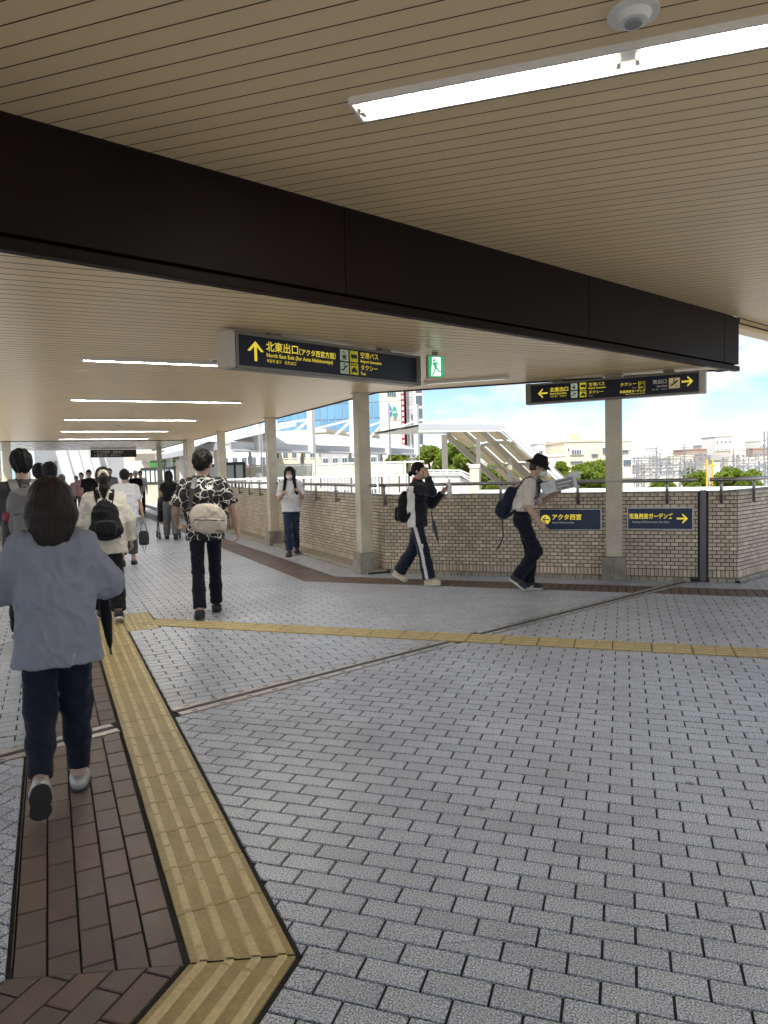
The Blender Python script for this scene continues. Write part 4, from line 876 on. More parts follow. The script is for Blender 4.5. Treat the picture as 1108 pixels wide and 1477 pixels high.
for i, (u0, u1, v, ci) in enumerate(spec):
    y = 260 + rt.uniform(-20, 40) if v < 660 else 170 + rt.uniform(0, 30)
    roof = M_REDROOF if i in (7, 13) else (M_BROWNB if i == 9 else None)
    r, A_, d, n, Lw, zt = building('town_house', f'{names[ci]} {feats[i]}', u0, u1, v, y, 12, mm_[ci], 2, max(2, int((u1 - u0) / 6)), win=(.5, .35), roof=roof)
    if i == 9: on(1044, 628.5, y + 2, .7, 1.2, r, 'chimney', M_WHITEB, .7); on(1048, 628.5, y + 2, .7, 1.2, r, 'chimney', M_WHITEB, .7)
for i in range(70):
    u = 560 + i * 8.8 + rt.uniform(-3, 3); y = rt.uniform(420, 700); v = rt.uniform(660, 668) - (u - 900) * .02
    b = MB(); q = at(u, v, y); w_ = rt.uniform(8, 18); b.box((q.x, q.y, (q.z + GZ) / 2), (w_, 10, q.z - GZ)); 
    if i == 0: acc = MB()
    acc.v, acc.f, acc.m = (lambda o: (acc.v + b.v, acc.f + [tuple(k + o for k in f) for f in b.f], acc.m + b.m))(len(acc.v))
obj('distant_town', acc, mat('distant_render', (.60, .58, .55), .85, rand=.25, hue=(.5, .42, .36)), kind='stuff')

# railway gantries, poles
def gantry(i, u0, u1, vtop, y, label):
    a, b = at(u0, vtop, y), at(u1, vtop, y); r = thing('railway_gantry', (a.x, a.y, GZ), label, 'gantry', 'overhead line gantries on the railway'); zt = a.z
    for q in (a, b):
        m = MB()
        for s_ in (-.25, .25): m.bar((q.x + s_, q.y, GZ), (q.x + s_, q.y, zt + .8), .10, .10)
        k = GZ; j = 0
        while k < zt: m.bar((q.x - .25, q.y, k), (q.x + .25, q.y, k + .6), .05, .05); k += .6
        obj('post', m, M_POLE, r)
    m = MB(); m.bar((a.x, a.y, zt), (b.x, b.y, zt), .10, .10); m.bar((a.x, a.y, zt - .7), (b.x, b.y, zt - .7), .10, .10)
    n_ = max(3, int((b - a).length / .9))
    for k in range(n_): p = a.lerp(b, k / n_); q = a.lerp(b, (k + 1) / n_); m.bar((p.x, p.y, zt - .7), (q.x, q.y, zt), .06, .06); m.bar((q.x, q.y, zt - .7), (q.x, q.y, zt), .05, .05)
    obj('truss', m, M_POLE, r)
    for k in range(2, n_, 3):
        p = a.lerp(b, k / n_); obj('insulator', MB().tube([(p.x, p.y, zt - .7), (p.x, p.y, zt - 1.7)], [.09, .05], 6), M_WHITEB, r)
gs = [(918, 968, 669, 85), (940, 1012, 664, 105), (985, 1060, 667, 92), (1010, 1092, 661, 120), (1062, 1135, 664, 88), (922, 1000, 676, 70), (1040, 1120, 675, 70), (905, 950, 661, 140), (950, 1040, 672, 78), (1070, 1150, 669, 100), (925, 985, 681, 62), (1000, 1100, 682, 60)]
gl = ['left-hand gantry nearest the apartments', 'gantry in front of the slim tower', 'gantry crossing behind the yellow post', 'tall far gantry under the tall tower', 'gantry at the right edge of the skyline', 'low near gantry over the small tree', 'low near gantry above the big green tree', 'farthest gantry beside the apartment wall', 'gantry in the middle of the yard', 'farther gantry past the right edge', 'lowest gantry left of the small tree', 'lowest gantry behind the big green tree']
for i, (u0, u1, v, y) in enumerate(gs): gantry(i, u0, u1, v, y, 'grey lattice railway ' + gl[i])
wr = thing('overhead_wires', (*facing(1000, 90), GZ), 'thin railway wires strung between the gantries', 'wires')
for k in range(9):
    v = 664 + k * 3; a, b = at(900, v, 150 - k * 4), at(1150, v + 4, 60 + k * 3); obj('wire', MB().tube([a, a.lerp(b, .5) - Vector((0, 0, .3)), b], .03, 4), M_GREYB, wr)
for k in range(6):
    u = (947, 962, 987, 1003, 1058, 1080)[k]; vt = (645, 664, 641, 655, 648, 646)[k]; q = at(u, vt, 95 + k * 6)
    pl_ = thing('line_pole', (q.x, q.y, GZ), ['slim grey line pole by the slim tower', 'slim grey line pole over the small tree', 'tall slim line pole with crossarms in mid yard', 'short line pole left of the yellow post', 'line pole right of the tall tower', 'line pole before the red roofed block'][k], 'pole', 'slim line poles in the railway yard')
    obj('shaft', MB().tube([(q.x, q.y, GZ), q], [.16, .09], 8), M_POLE, pl_)
    for j in range(3): obj('crossarm', MB().bar((q.x - .8 + .15 * j, q.y, q.z - .5 - .7 * j), (q.x + .8 - .15 * j, q.y, q.z - .5 - .7 * j), .08, .08), M_POLE, pl_)
q = at(1105.5, 622, 60); lp = thing('lattice_pole', (q.x, q.y, GZ), 'tall grey lattice pole cut by the right edge of the photo', 'pole')
m = MB()
for s_ in (-.16, .16): m.bar((q.x + s_, q.y, GZ), (q.x + s_, q.y, q.z), .09, .09)
k = GZ
while k < q.z - .5: m.bar((q.x - .16, q.y, k), (q.x + .16, q.y, k + .4), .05, .05); k += .4
obj('shaft', m, M_POLE, lp); obj('crossarm', MB().bar((q.x - .5, q.y, q.z - 1.3), (q.x + .9, q.y, q.z - 1.3), .1, .1), M_POLE, lp); obj('bracket', MB().bar((q.x, q.y, q.z - 2.6), (q.x - 1.6, q.y, q.z - 3.4), .08, .08), M_POLE, lp)
q = at(1020, 663, 40); yp = thing('yellow_post', (q.x, q.y, GZ), 'yellow painted post with arms standing beside a grey pillar', 'post')
obj('shaft', MB().bar((q.x, q.y, GZ), (q.x, q.y, q.z), .08, .08), M_YELP, yp); q2 = at(1028, 663, 40.2); obj('shaft', MB().bar((q2.x, q2.y, GZ), (q2.x, q2.y, q2.z), .07, .07), M_YELP, yp)
q3 = at(1034, 671, 40.2); obj('arm', MB().bar((q2.x - .2, q2.y, q3.z), (q3.x, q3.y, q3.z), .09, .09), M_YELP, yp)
q = at(1030, 660, 41); gp_ = thing('vent_pillar', (q.x, q.y, GZ), 'pale grey square pillar with wider cap behind the yellow post', 'pillar')
obj('shaft', MB().box((q.x, q.y, (q.z + GZ) / 2), (.45, .45, q.z - GZ)), M_WHITEB, gp_); obj('cap', MB().box((q.x, q.y, q.z), (.62, .6, .3)), M_GREYB, gp_)

# trees
M_LEAF = mat('leaf_green', (.105, .165, .025), .5, rand=.45, hue=(.16, .19, .03)); M_BARK = mat('bark', (.12, .09, .06), .9, var=.3)
lt = M_LEAF.node_tree; lb = lt.nodes['Principled BSDF']; tl = lt.nodes.new('ShaderNodeBsdfTranslucent'); tl.inputs[0].default_value = (.42, .55, .05, 1)
lm_ = lt.nodes.new('ShaderNodeMixShader'); lm_.inputs[0].default_value = .42; lt.links.new(lb.outputs[0], lm_.inputs[1]); lt.links.new(tl.outputs[0], lm_.inputs[2]); lt.links.new(lm_.outputs[0], lt.nodes['Material Output'].inputs['Surface'])
def tree(u, vt, vb, hw, y, label, n=7000, leaf=.20, seed=1):
    r_ = np.random.default_rng(seed); top, bot = at(u, vt, y), at(u, vb, y); wd = hw * y / 1035; H = top.z - bot.z; cx, cy = top.x, top.y
    root = thing('tree', (cx, cy, GZ), label, 'tree', 'trees outside the parapet')
    t = MB(); t.tube([(cx, cy, GZ), (cx + .1, cy, GZ + (bot.z - GZ) * .6), (cx, cy, bot.z + H * .45)], [.22, .17, .08], 8)
    nc = 26; C = []
    for i in range(nc):
        a = r_.uniform(0, math.tau); e = r_.uniform(-.9, 1); rr = math.sqrt(max(0, 1 - e * e)) * r_.uniform(.45, 1)
        c = Vector((cx + wd * rr * math.cos(a) * .86, cy + wd * rr * math.sin(a) * .7, bot.z + H * (.47 + .42 * e))); C.append((c, r_.uniform(.22, .40) * min(wd, H * .6)))
        if i % 3 == 0: t.tube([(cx, cy, bot.z + H * .15), c.lerp(Vector((cx, cy, bot.z + H * .3)), .4), c], [.08, .05, .02], 5)
    obj('trunk', t, M_BARK, root)
    ci = r_.integers(0, nc, n); dirs = r_.normal(size=(n, 3)); dirs /= np.linalg.norm(dirs, axis=1)[:, None]; rad_ = r_.uniform(.35, 1.05, n) ** .6
    P = np.array([C[k][0] for k in ci]) + dirs * (np.array([C[k][1] for k in ci]) * rad_)[:, None] * np.array([1, 1, .8])
    A = r_.normal(size=(n, 3)); A /= np.linalg.norm(A, axis=1)[:, None]; B = np.cross(A, r_.normal(size=(n, 3))); B /= np.linalg.norm(B, axis=1)[:, None]
    L = leaf * r_.uniform(.6, 1.3, n)[:, None]; V = np.stack([P - A * L, P + B * L * .55, P + A * L, P - B * L * .55], 1).reshape(-1, 3)
    me = bpy.data.meshes.new('crown'); me.from_pydata(V.tolist(), [], (np.arange(n * 4).reshape(-1, 4)).tolist()); me.update(); link('crown', me, M_LEAF, root)
tree(622, 640, 712, 28, 48, 'bright green tree behind the white panelled wall', 6000, .17, 1); tree(661, 630, 705, 32, 46, 'taller green tree under the flat part of the stair canopy', 8000, .17, 2)
tree(715, 668, 715, 36, 44, 'dark green tree seen beneath the sloping stair canopy', 6000, .16, 3); tree(575, 645, 690, 16, 60, 'small bright tree between the canopy masts', 3500, .20, 4)
tree(810, 665, 700, 12, 62, 'small round tree beside the old man in the black hat', 3000, .18, 5); tree(845, 668, 716, 30, 55, 'bright green tree left of the front column', 7000, .17, 6)
tree(868, 660, 716, 26, 57, 'taller bright green tree directly behind the front column', 7000, .17, 7); tree(997, 673, 698, 13, 75, 'small dark tree among the railway gantries', 3000, .20, 8)
tree(1008, 680, 720, 26, 42, 'bright green tree left of the yellow post', 6000, .14, 9); tree(1062, 674, 722, 38, 40, 'big bright green tree at the right behind the handrail', 9000, .14, 10)
tree(955, 693, 720, 30, 48, 'low green tree behind the handrail at the wall plate', 4500, .15, 11); tree(790, 690, 720, 30, 52, 'low tree hidden mostly behind the old man', 3000, .16, 12)

# ------------------------------------------------------------------ far end of the passage
fin0, fin1 = at(100, 690, 36), at(193, 690, 66)
sb = thing('station_wall', (*facing(140, 50), 0), 'bright white station wall with slanted fins at the far passage end', 'wall'); fd = (fin1 - fin0); fd.z = 0; fl_ = fd.length; fd.normalize(); fn = Vector((-fd.y, fd.x, 0))
obj('back_wall', MB().bar((*(fin0 - fd * 3 + fn * 1.0).xy, 1.6), (*(fin1 + fn * 1.0).xy, 1.6), .2, 3.4), M_WPAINT, sb)
for k in range(10):
    p = fin0 + fd * (fl_ * k / 9); V = []
    for o, z in ((-.55, 0), (-.05, 0), (.62, 3.2), (.12, 3.2)):
        for s_ in (-.16, .16): V.append(((p + fn * o + fd * s_).x, (p + fn * o + fd * s_).y, z))
    obj('fin', MB().add(V, [(0, 2, 4, 6), (7, 5, 3, 1), (0, 1, 3, 2), (2, 3, 5, 4), (4, 5, 7, 6), (6, 7, 1, 0)]), M_WPAINT, sb)
    if k < 9:
        c = p + fd * (fl_ / 18) + fn * .84; f = obj('window', MB().bar((*(c - fd * .5).xy, 1.95), (*(c + fd * .5).xy, 1.95), .06, .85), M_GREYB, sb)
        c -= fn * .05; obj('pane', MB().bar((*(c - fd * .4).xy, 1.95), (*(c + fd * .4).xy, 1.95), .04, .7), mat('pale_glass', (.5, .55, .56), .2), f)
dk2 = obj('concourse', MB().prism([PS(-30, 34), PS(12, 34), PS(12, 75), PS(-30, 75)], -.3, -.012), mat('concourse_tile', (.50, .48, .44), .6, var=.1, scale=1), kind='structure')
r, A_, d, n, Lw, zt = building('glass_hall', 'glass station hall behind the heads at the left', 8, 92, 640, 44, 10, M_WHITEB, 0, 0, z0=-.01)
for i in range(6):
    for j in range(3):
        q = A_ + d * (Lw * (i + .5) / 6) + n * .04; obj('pane', MB().box((0, 0, 0), (Lw / 6 - .08, .06, 1.1), Matrix.Translation((q.x, q.y, zt - .75 - j * 1.2)) @ Matrix.Rotation(math.atan2(d.y, d.x), 4, 'Z')), mat('aqua_glass', (.36, .55, .62), .2, rand=.25) if (i + j) % 3 else M_WIN, r)
# enclosure with black frames, green board, boxes on the right side of the far passage
def screen(label, u0, y0, u1, y1, vt, vb, n_, gm):
    a, b = at(u0, vt, y0), at(u1, vt, y1); z1 = a.z; z0 = at(u0, vb, y0).z; r = thing('glass_screen', (a.x, a.y, 0), label, 'glass screen'); P = lambda k, z: (a.x + (b.x - a.x) * k, a.y + (b.y - a.y) * k, z)
    for z in (z0, z1): obj('frame_rail', MB().bar(P(0, z), P(1, z), .10, .12), M_DARK, r)
    for i in range(n_ + 1): obj('frame_post', MB().bar(P(i / n_, z0 - (.0 if i else 1)), P(i / n_, z1), .07, .10), M_DARK, r)
    for i in range(n_): obj('pane', MB().bar(P((i + .08) / n_, (z0 + z1) / 2), P((i + .92) / n_, (z0 + z1) / 2), .02, z1 - z0 - .1), gm, r)
    obj('lower_panel', MB().bar(P(0, z0 / 2 - .1), P(1, z0 / 2 - .1), .05, z0 + .1), M_COL, r)
M_FROST = mat('frosted_glass', (.66, .72, .69), .35)
screen('black framed frosted glass screen behind the stroller woman', 204, 38, 252, 36, 676.5, 697, 7, M_FROST); screen('black framed frosted glass screen behind the patterned shirt man', 268, 33, 313, 31.5, 673, 712, 4, M_FROST); screen('black framed frosted glass screen left of the white t-shirt woman', 326, 29.5, 352, 29, 669, 705, 2, M_FROST)
a, b = at(217, 670, 40), at(254, 670, 40); gb = thing('shop_board', (a.x, a.y, 0), 'green shop board with white lettering at the far end', 'sign'); obj('board', MB().bar((a.x, a.y, a.z), (b.x, b.y, a.z), .15, .42), mat('shop_green', (.06, .22, .05), .5), gb)
Mg = Matrix.Translation((a.x + .55, a.y - .08, a.z - .1)); text('ポプラ通り', .24, M_WTXT, gb, Mg, 0, 0, bold=.004)
obj('canopy_box', MB().bar((a.x - .8, a.y, a.z + .42), (b.x + .4, b.y, a.z + .42), .3, .38), mat('taupe', (.24, .21, .17), .7), gb)
a, b = at(204, 656, 45), at(305, 652, 42); tag(obj('beige_roof', MB().bar((a.x, a.y, a.z - .1), (b.x, b.y, a.z - .1), 2.5, .5), M_BEIGE), 'beige roof strip over the green shop board', 'roof')
a = at(346, 672, 34); rd = thing('red_sign', (a.x, a.y, 0), 'small red lit sign with white writing beside the passage column', 'sign'); obj('board', MB().box((a.x, a.y, a.z), (.55, .1, .22)), mat('red_board', (.5, .02, .03), .5), rd); obj('post', MB().box((a.x, a.y, (a.z - .12) / 2), (.08, .06, a.z - .12)), M_DARK, rd)
text('営業中', .14, M_WTXT, rd, Matrix.Translation((a.x, a.y - .06, a.z - .05)), 0, 0, 'CENTER')
tag(obj('kiosk_wall', MB().box((*at(262, 690, 46).xy, 1.2), (5.5, .4, 3.4)), M_CREAMB), 'cream kiosk wall behind the glass screens', 'wall')
# ------------------------------------------------------------------ people: one smooth surface grown from blended limb volumes
def V3(*a): return np.array(a, dtype=np.float64)
def nrm(v): return v / (np.linalg.norm(v) + 1e-12)
class Field:
    """a blended-volume grid; surface() meshes its zero level with surface nets"""
    def __init__(s, lo, hi, h):
        s.h = h; s.lo = np.array(lo, float); s.n = np.ceil((np.array(hi) - s.lo) / h).astype(int) + 1
        s.a = np.full(s.n, .2, np.float32); s.ax = [(s.lo[i] + np.arange(s.n[i]) * h).astype(np.float32) for i in range(3)]
    def _blk(s, lo, hi):
        i0 = np.maximum(np.floor((lo - s.lo) / s.h).astype(int), 0); i1 = np.minimum(np.ceil((hi - s.lo) / s.h).astype(int) + 1, s.n)
        if (i1 <= i0).any(): return None, None
        sl = tuple(slice(i0[i], i1[i]) for i in range(3))
        return sl, np.meshgrid(*[s.ax[i][sl[i]] for i in range(3)], indexing='ij', sparse=True)
    def _mix(s, sl, d, k, op):
        c = s.a[sl]; d = d.astype(np.float32)
        if op == 'add':
            h = np.maximum(k - np.abs(c - d), 0) / max(k, 1e-6); s.a[sl] = np.minimum(c, d) - h * h * k * .25
        else: s.a[sl] = np.maximum(c, -d)
    def cone(s, a, b, ra, rb, e=None, sc=1., k=.03, cap=False, op='add', capa=False):
        a, b = np.array(a, float), np.array(b, float); R = max(ra, rb) * max(sc, 1) + .06 + k
        sl, G = s._blk(np.minimum(a, b) - R, np.maximum(a, b) + R)
        if sl is None: return s
        ab = b - a; L2 = max(ab @ ab, 1e-9); P = [G[i] - a[i] for i in range(3)]
        t = (P[0] * ab[0] + P[1] * ab[1] + P[2] * ab[2]) / L2; tc = np.clip(t, 0, 1); Q = [P[i] - tc * ab[i] for i in range(3)]
        q2 = Q[0] ** 2 + Q[1] ** 2 + Q[2] ** 2
        if e is not None:
            e = nrm(np.array(e, float)); qe = Q[0] * e[0] + Q[1] * e[1] + Q[2] * e[2]; q2 = q2 - qe ** 2 * (1 - 1 / sc ** 2)
        d = np.sqrt(np.maximum(q2, 0)) - (ra + (rb - ra) * tc)
        if cap: d = np.maximum(d, (t - 1) * math.sqrt(L2))
        if capa: d = np.maximum(d, -t * math.sqrt(L2))
        s._mix(sl, d, k, op); return s
    def ell(s, c, M, r, k=.02, op='add', pw=2.):
        """ellipsoid; M rows are its axes"""
        c = np.array(c, float); r = np.array(r, float); R = max(r) * 1.3 + .06; sl, G = s._blk(c - R, c + R)
        if sl is None: return s
        P = [G[i] - c[i] for i in range(3)]; acc = 0
        for i in range(3): acc = acc + np.abs((P[0] * M[i][0] + P[1] * M[i][1] + P[2] * M[i][2]) / r[i]) ** pw
        d = (acc ** (1 / pw) - 1) * min(r); s._mix(sl, d, k, op); return s
    def cut(s, p, n):
        """remove everything on the side n points to"""
        G = np.meshgrid(*s.ax, indexing='ij', sparse=True); n = nrm(np.array(n, float))
        d = (G[0] - p[0]) * n[0] + (G[1] - p[1]) * n[1] + (G[2] - p[2]) * n[2]; s.a = np.maximum(s.a, d.astype(np.float32)); return s
    def surface(s):
        a = s.a; a[0] = a[-1] = .2; a[:, 0] = a[:, -1] = .2; a[:, :, 0] = a[:, :, -1] = .2
        I = a < 0; n = s.n; cnt = np.zeros(n - 1, np.int8)
        for dx in (0, 1):
            for dy in (0, 1):
                for dz in (0, 1): cnt += I[dx:n[0] - 1 + dx, dy:n[1] - 1 + dy, dz:n[2] - 1 + dz]
        C = np.argwhere((cnt > 0) & (cnt < 8)); m = len(C); idx = np.full(n - 1, -1, np.int32); idx[tuple(C.T)] = np.arange(m)
        acc = np.zeros((m, 3)); num = np.zeros(m)
        for ax in range(3):
            o1, o2 = [k for k in range(3) if k != ax]
            for u in (0, 1):
                for v in (0, 1):
                    o = np.zeros(3, int); o[o1] = u; o[o2] = v; p = C + o; q = p.copy(); q[:, ax] += 1
                    va, vb = a[tuple(p.T)], a[tuple(q.T)]; ok = (va < 0) != (vb < 0); t = np.where(ok, va / np.where(ok, va - vb, 1), 0)
                    P = p.astype(float); P[:, ax] += t; acc[ok] += P[ok]; num[ok] += 1
        V = acc / num[:, None] * s.h + s.lo; F = []
        for ax in range(3):
            o1, o2 = (ax + 1) % 3, (ax + 2) % 3; sl0 = [slice(None)] * 3; sl1 = [slice(None)] * 3; sl0[ax] = slice(0, -1); sl1[ax] = slice(1, None)
            ch = I[tuple(sl0)] != I[tuple(sl1)]; E = np.argwhere(ch); E = E[(E[:, o1] > 0) & (E[:, o2] > 0)]
            ins = I[tuple(E.T)]; q = []
            for u, v in ((0, 0), (1, 0), (1, 1), (0, 1)):
                c = E.copy(); c[:, o1] -= u; c[:, o2] -= v; q.append(idx[tuple(c.T)])
            q = np.stack(q, 1); q[~ins] = q[~ins][:, ::-1]; F.append(q)
        return V, np.concatenate(F)

def waves(V, f, seed, warp=1.2, st=(1, 1, 1), n=5):
    r = np.random.default_rng(seed); P = V * np.array(st); o = np.zeros(len(V)); f = f * 2.3
    for i in range(n):
        k = r.normal(size=3); k = nrm(k) * f * r.uniform(.6, 1.7); k2 = nrm(r.normal(size=3)) * f * .6
        o += np.sin(P @ k + r.uniform(0, 6.3) + warp * np.sin(P @ k2 + r.uniform(0, 6.3)))
    return o / n
def smooth_mesh(V, F, it=1, lam=.5):
    E = np.concatenate([F[:, [0, 1]], F[:, [1, 2]], F[:, [2, 3]], F[:, [3, 0]]]); n = len(V)
    for _ in range(it):
        deg = np.bincount(E[:, 0], minlength=n).astype(float); S = np.stack([np.bincount(E[:, 0], V[E[:, 1], j], n) for j in range(3)], 1)
        V = V + lam * (S / np.maximum(deg, 1)[:, None] - V)
    return V
def normals(V, F):
    a = np.cross(V[F[:, 2]] - V[F[:, 0]], V[F[:, 3]] - V[F[:, 1]]); N = np.zeros_like(V)
    for j in range(4): 
        for c in range(3): N[:, c] += np.bincount(F[:, j], a[:, c], len(V))
    return N / (np.linalg.norm(N, axis=1)[:, None] + 1e-12)
def skin_obj(name, fld, mats, parent, folds=(), smooth=1, matfn=None):
    V, F = fld.surface(); V = smooth_mesh(V, F, smooth)
    if folds:
        N = normals(V, F); d = 0
        for (amp, f, sd_, st, kind) in folds:
            w_ = waves(V, f, sd_, st=st); d = d + amp * ((.5 - np.abs(w_) * 2) if kind == 'r' else w_)
        V = V + N * np.asarray(d)[:, None]
    me = bpy.data.meshes.new(name); me.vertices.add(len(V)); me.vertices.foreach_set('co', V.astype(np.float32).ravel())
    me.loops.add(F.size); me.loops.foreach_set('vertex_index', F.astype(np.int32).ravel()); me.polygons.add(len(F)); me.polygons.foreach_set('loop_start', np.arange(0, F.size, 4, dtype=np.int32))
    me.polygons.foreach_set('use_smooth', np.ones(len(F), bool))
    mats = mats if isinstance(mats, (list, tuple)) else [mats]
    for m in mats: me.materials.append(m)
    if matfn is not None: me.polygons.foreach_set('material_index', matfn(V[F].mean(1)).astype(np.int32))
    me.update(calc_edges=True); me.validate()
    o = bpy.data.objects.new(name, me); COL.objects.link(o); o.parent = parent; return o
def child(name, mb, m, parent, smooth=False):
    o = bpy.data.objects.new(name, mb.mesh(name, smooth)); COL.objects.link(o); o.parent = parent
    for k in (m if isinstance(m, (list, tuple)) else [m]): o.data.materials.append(k)
    return o
def cloth(name, col, rough=.9, var=.10, sc=14, bump=.25, bs=420, sheen=.15): return mat(name, col, rough, var=var, scale=sc, bump=bump, bscale=bs, spec=.2, sheen=sheen)
SKIN = mat('skin', (.50, .325, .24), .5, var=.06, scale=20, spec=.35); LIP = mat('lips', (.40, .17, .15), .5)
HAIRB = mat('black_hair', (.009, .0075, .0075), .55, spec=.22, var=.25, scale=60, bump=.5, bscale=200, stretch=(1, 1, .12)); HAIRBR = mat('dark_brown_hair', (.017, .010, .008), .5, spec=.25, var=.4, scale=70, bump=.5, bscale=220, stretch=(1, 1, .1)); HAIRM = mat('brown_hair', (.034, .017, .011), .45, var=.3, scale=60, bump=.5, bscale=200, stretch=(1, 1, .12))
EYEW = mat('eye_white', (.7, .68, .64), .3); EYEB = mat('iris', (.02, .013, .01), .2); MASKW = mat('mask_white', (.80, .80, .80), .8, bump=.1)
M_SHOEB = mat('black_shoe', (.015, .015, .017), .4, var=.1); M_SHOEC = mat('cream_shoe', (.62, .52, .40), .7, var=.08); M_SHOES = mat('silver_shoe', (.40, .39, .36), .4, metal=.35, var=.15); M_SOLEW = mat('pale_sole', (.66, .63, .56), .7); M_SOLEK = mat('dark_sole', (.03, .028, .026), .8, var=.2, bump=.6, bscale=70)

_shoes = {}
def shoe_meshes(kind, L):
    key = (kind, round(L, 3))
    if key not in _shoes:
        w_ = .042 if kind != 'flat' else .036; hi = {'sneaker': .075, 'leather': .07, 'flat': .05, 'boot': .10}[kind]
        f = Field((-.09, -.12, -.03), (.09, L, .17), .0055)
        f.cone((0, -.035, .035), (0, .02, .045), .040, .042, k=.03).cone((0, .02, .042), (.004, L - .125, .026), .044, .036, (1, 0, 0), 1.12, k=.04).cone((.004, L - .14, .022), (.0, L - .105, .018), .034, .028, (1, 0, 0), 1.35, k=.03)
        f.cone((0, -.02, .04), (0, -.018, hi), .036, .034, k=.03, cap=True); f.cut((0, 0, .0), (0, 0, -1)); up = f
        g = Field((-.09, -.12, -.05), (.09, L, .06), .0055); th = .026 if kind in ('sneaker', 'boot') else .012
        g.cone((0, -.035, .01), (0, .02, .01), .046, .044, k=.02).cone((0, .02, .01), (.004, L - .13, .01), .042, .043, (1, 0, 0), 1.08, k=.04).cone((.004, L - .14, .01), (0, L - .11, .01), .038, .032, (1, 0, 0), 1.25, k=.03)
        g.cut((0, 0, .010), (0, 0, 1)); g.cut((0, 0, .010 - th), (0, 0, -1)); _shoes[key] = (up, g, th)
    return _shoes[key]
_shm = {}
def shoe(parent, M, kind, L, mu, ms, mats=None):
    up, g, th = shoe_meshes(kind, L); key = (id(up), mu.name, ms.name)
    if key not in _shm:
        u = skin_obj('shoe', up, mu, None, smooth=2); s_ = skin_obj('sole', g, ms, None, smooth=1); _shm[key] = (u.data, s_.data); bpy.data.objects.remove(u); bpy.data.objects.remove(s_)
    du, ds = _shm[key]; o = bpy.data.objects.new('shoe', du); COL.objects.link(o); o.parent = parent; o.matrix_basis = M
    q = bpy.data.objects.new('sole', ds); COL.objects.link(q); q.parent = o; return o
def rotx(v, a): c, s_ = math.cos(a), math.sin(a); return V3(v[0], v[1] * c - v[2] * s_, v[1] * s_ + v[2] * c)
def rotz(v, a): c, s_ = math.cos(a), math.sin(a); return V3(v[0] * c - v[1] * s_, v[0] * s_ + v[1] * c, v[2])
def M4(R, t): return Matrix(((R[0][0], R[1][0], R[2][0], t[0]), (R[0][1], R[1][1], R[2][1], t[1]), (R[0][2], R[1][2], R[2][2], t[2]), (0, 0, 0, 1)))

def hand(f, w, d, pn, side, sc, curl=.5, k=.006):
    """palm, four fingers of unequal length and a thumb; d along the fingers, pn out of the palm"""
    d = nrm(d); pn = nrm(pn - d * (pn @ d)); x = np.cross(d, pn) * side; S = sc
    f.cone(w, w + d * .075 * S, .019 * S, .017 * S, x, 1.9, k=.02)
    for i, (o, L, r) in enumerate(((-.027, .066, .0082), (-.009, .075, .0086), (.009, .070, .0083), (.026, .055, .0076))):
        b = w + d * .078 * S - x * o * S; c1 = curl * (1 + .12 * i); d1 = nrm(d * math.cos(c1) + pn * math.sin(c1)); d2 = nrm(d * math.cos(2.1 * c1) + pn * math.sin(2.1 * c1))
        m = b + d1 * L * .5 * S; f.cone(b, m, r * S * 1.06, r * S, k=k).cone(m, m + d2 * L * .5 * S, r * S, r * .86 * S, k=.003)
    tb = w + d * .025 * S + x * .026 * S; td = nrm(d * .75 + x * .55 + pn * .45); m = tb + td * .036 * S
    f.cone(tb, m, .0125 * S, .0098 * S, k=.012).cone(m, m + nrm(td + d * .3 + pn * .35 * curl) * .03 * S, .0096 * S, .008 * S, k=.003)

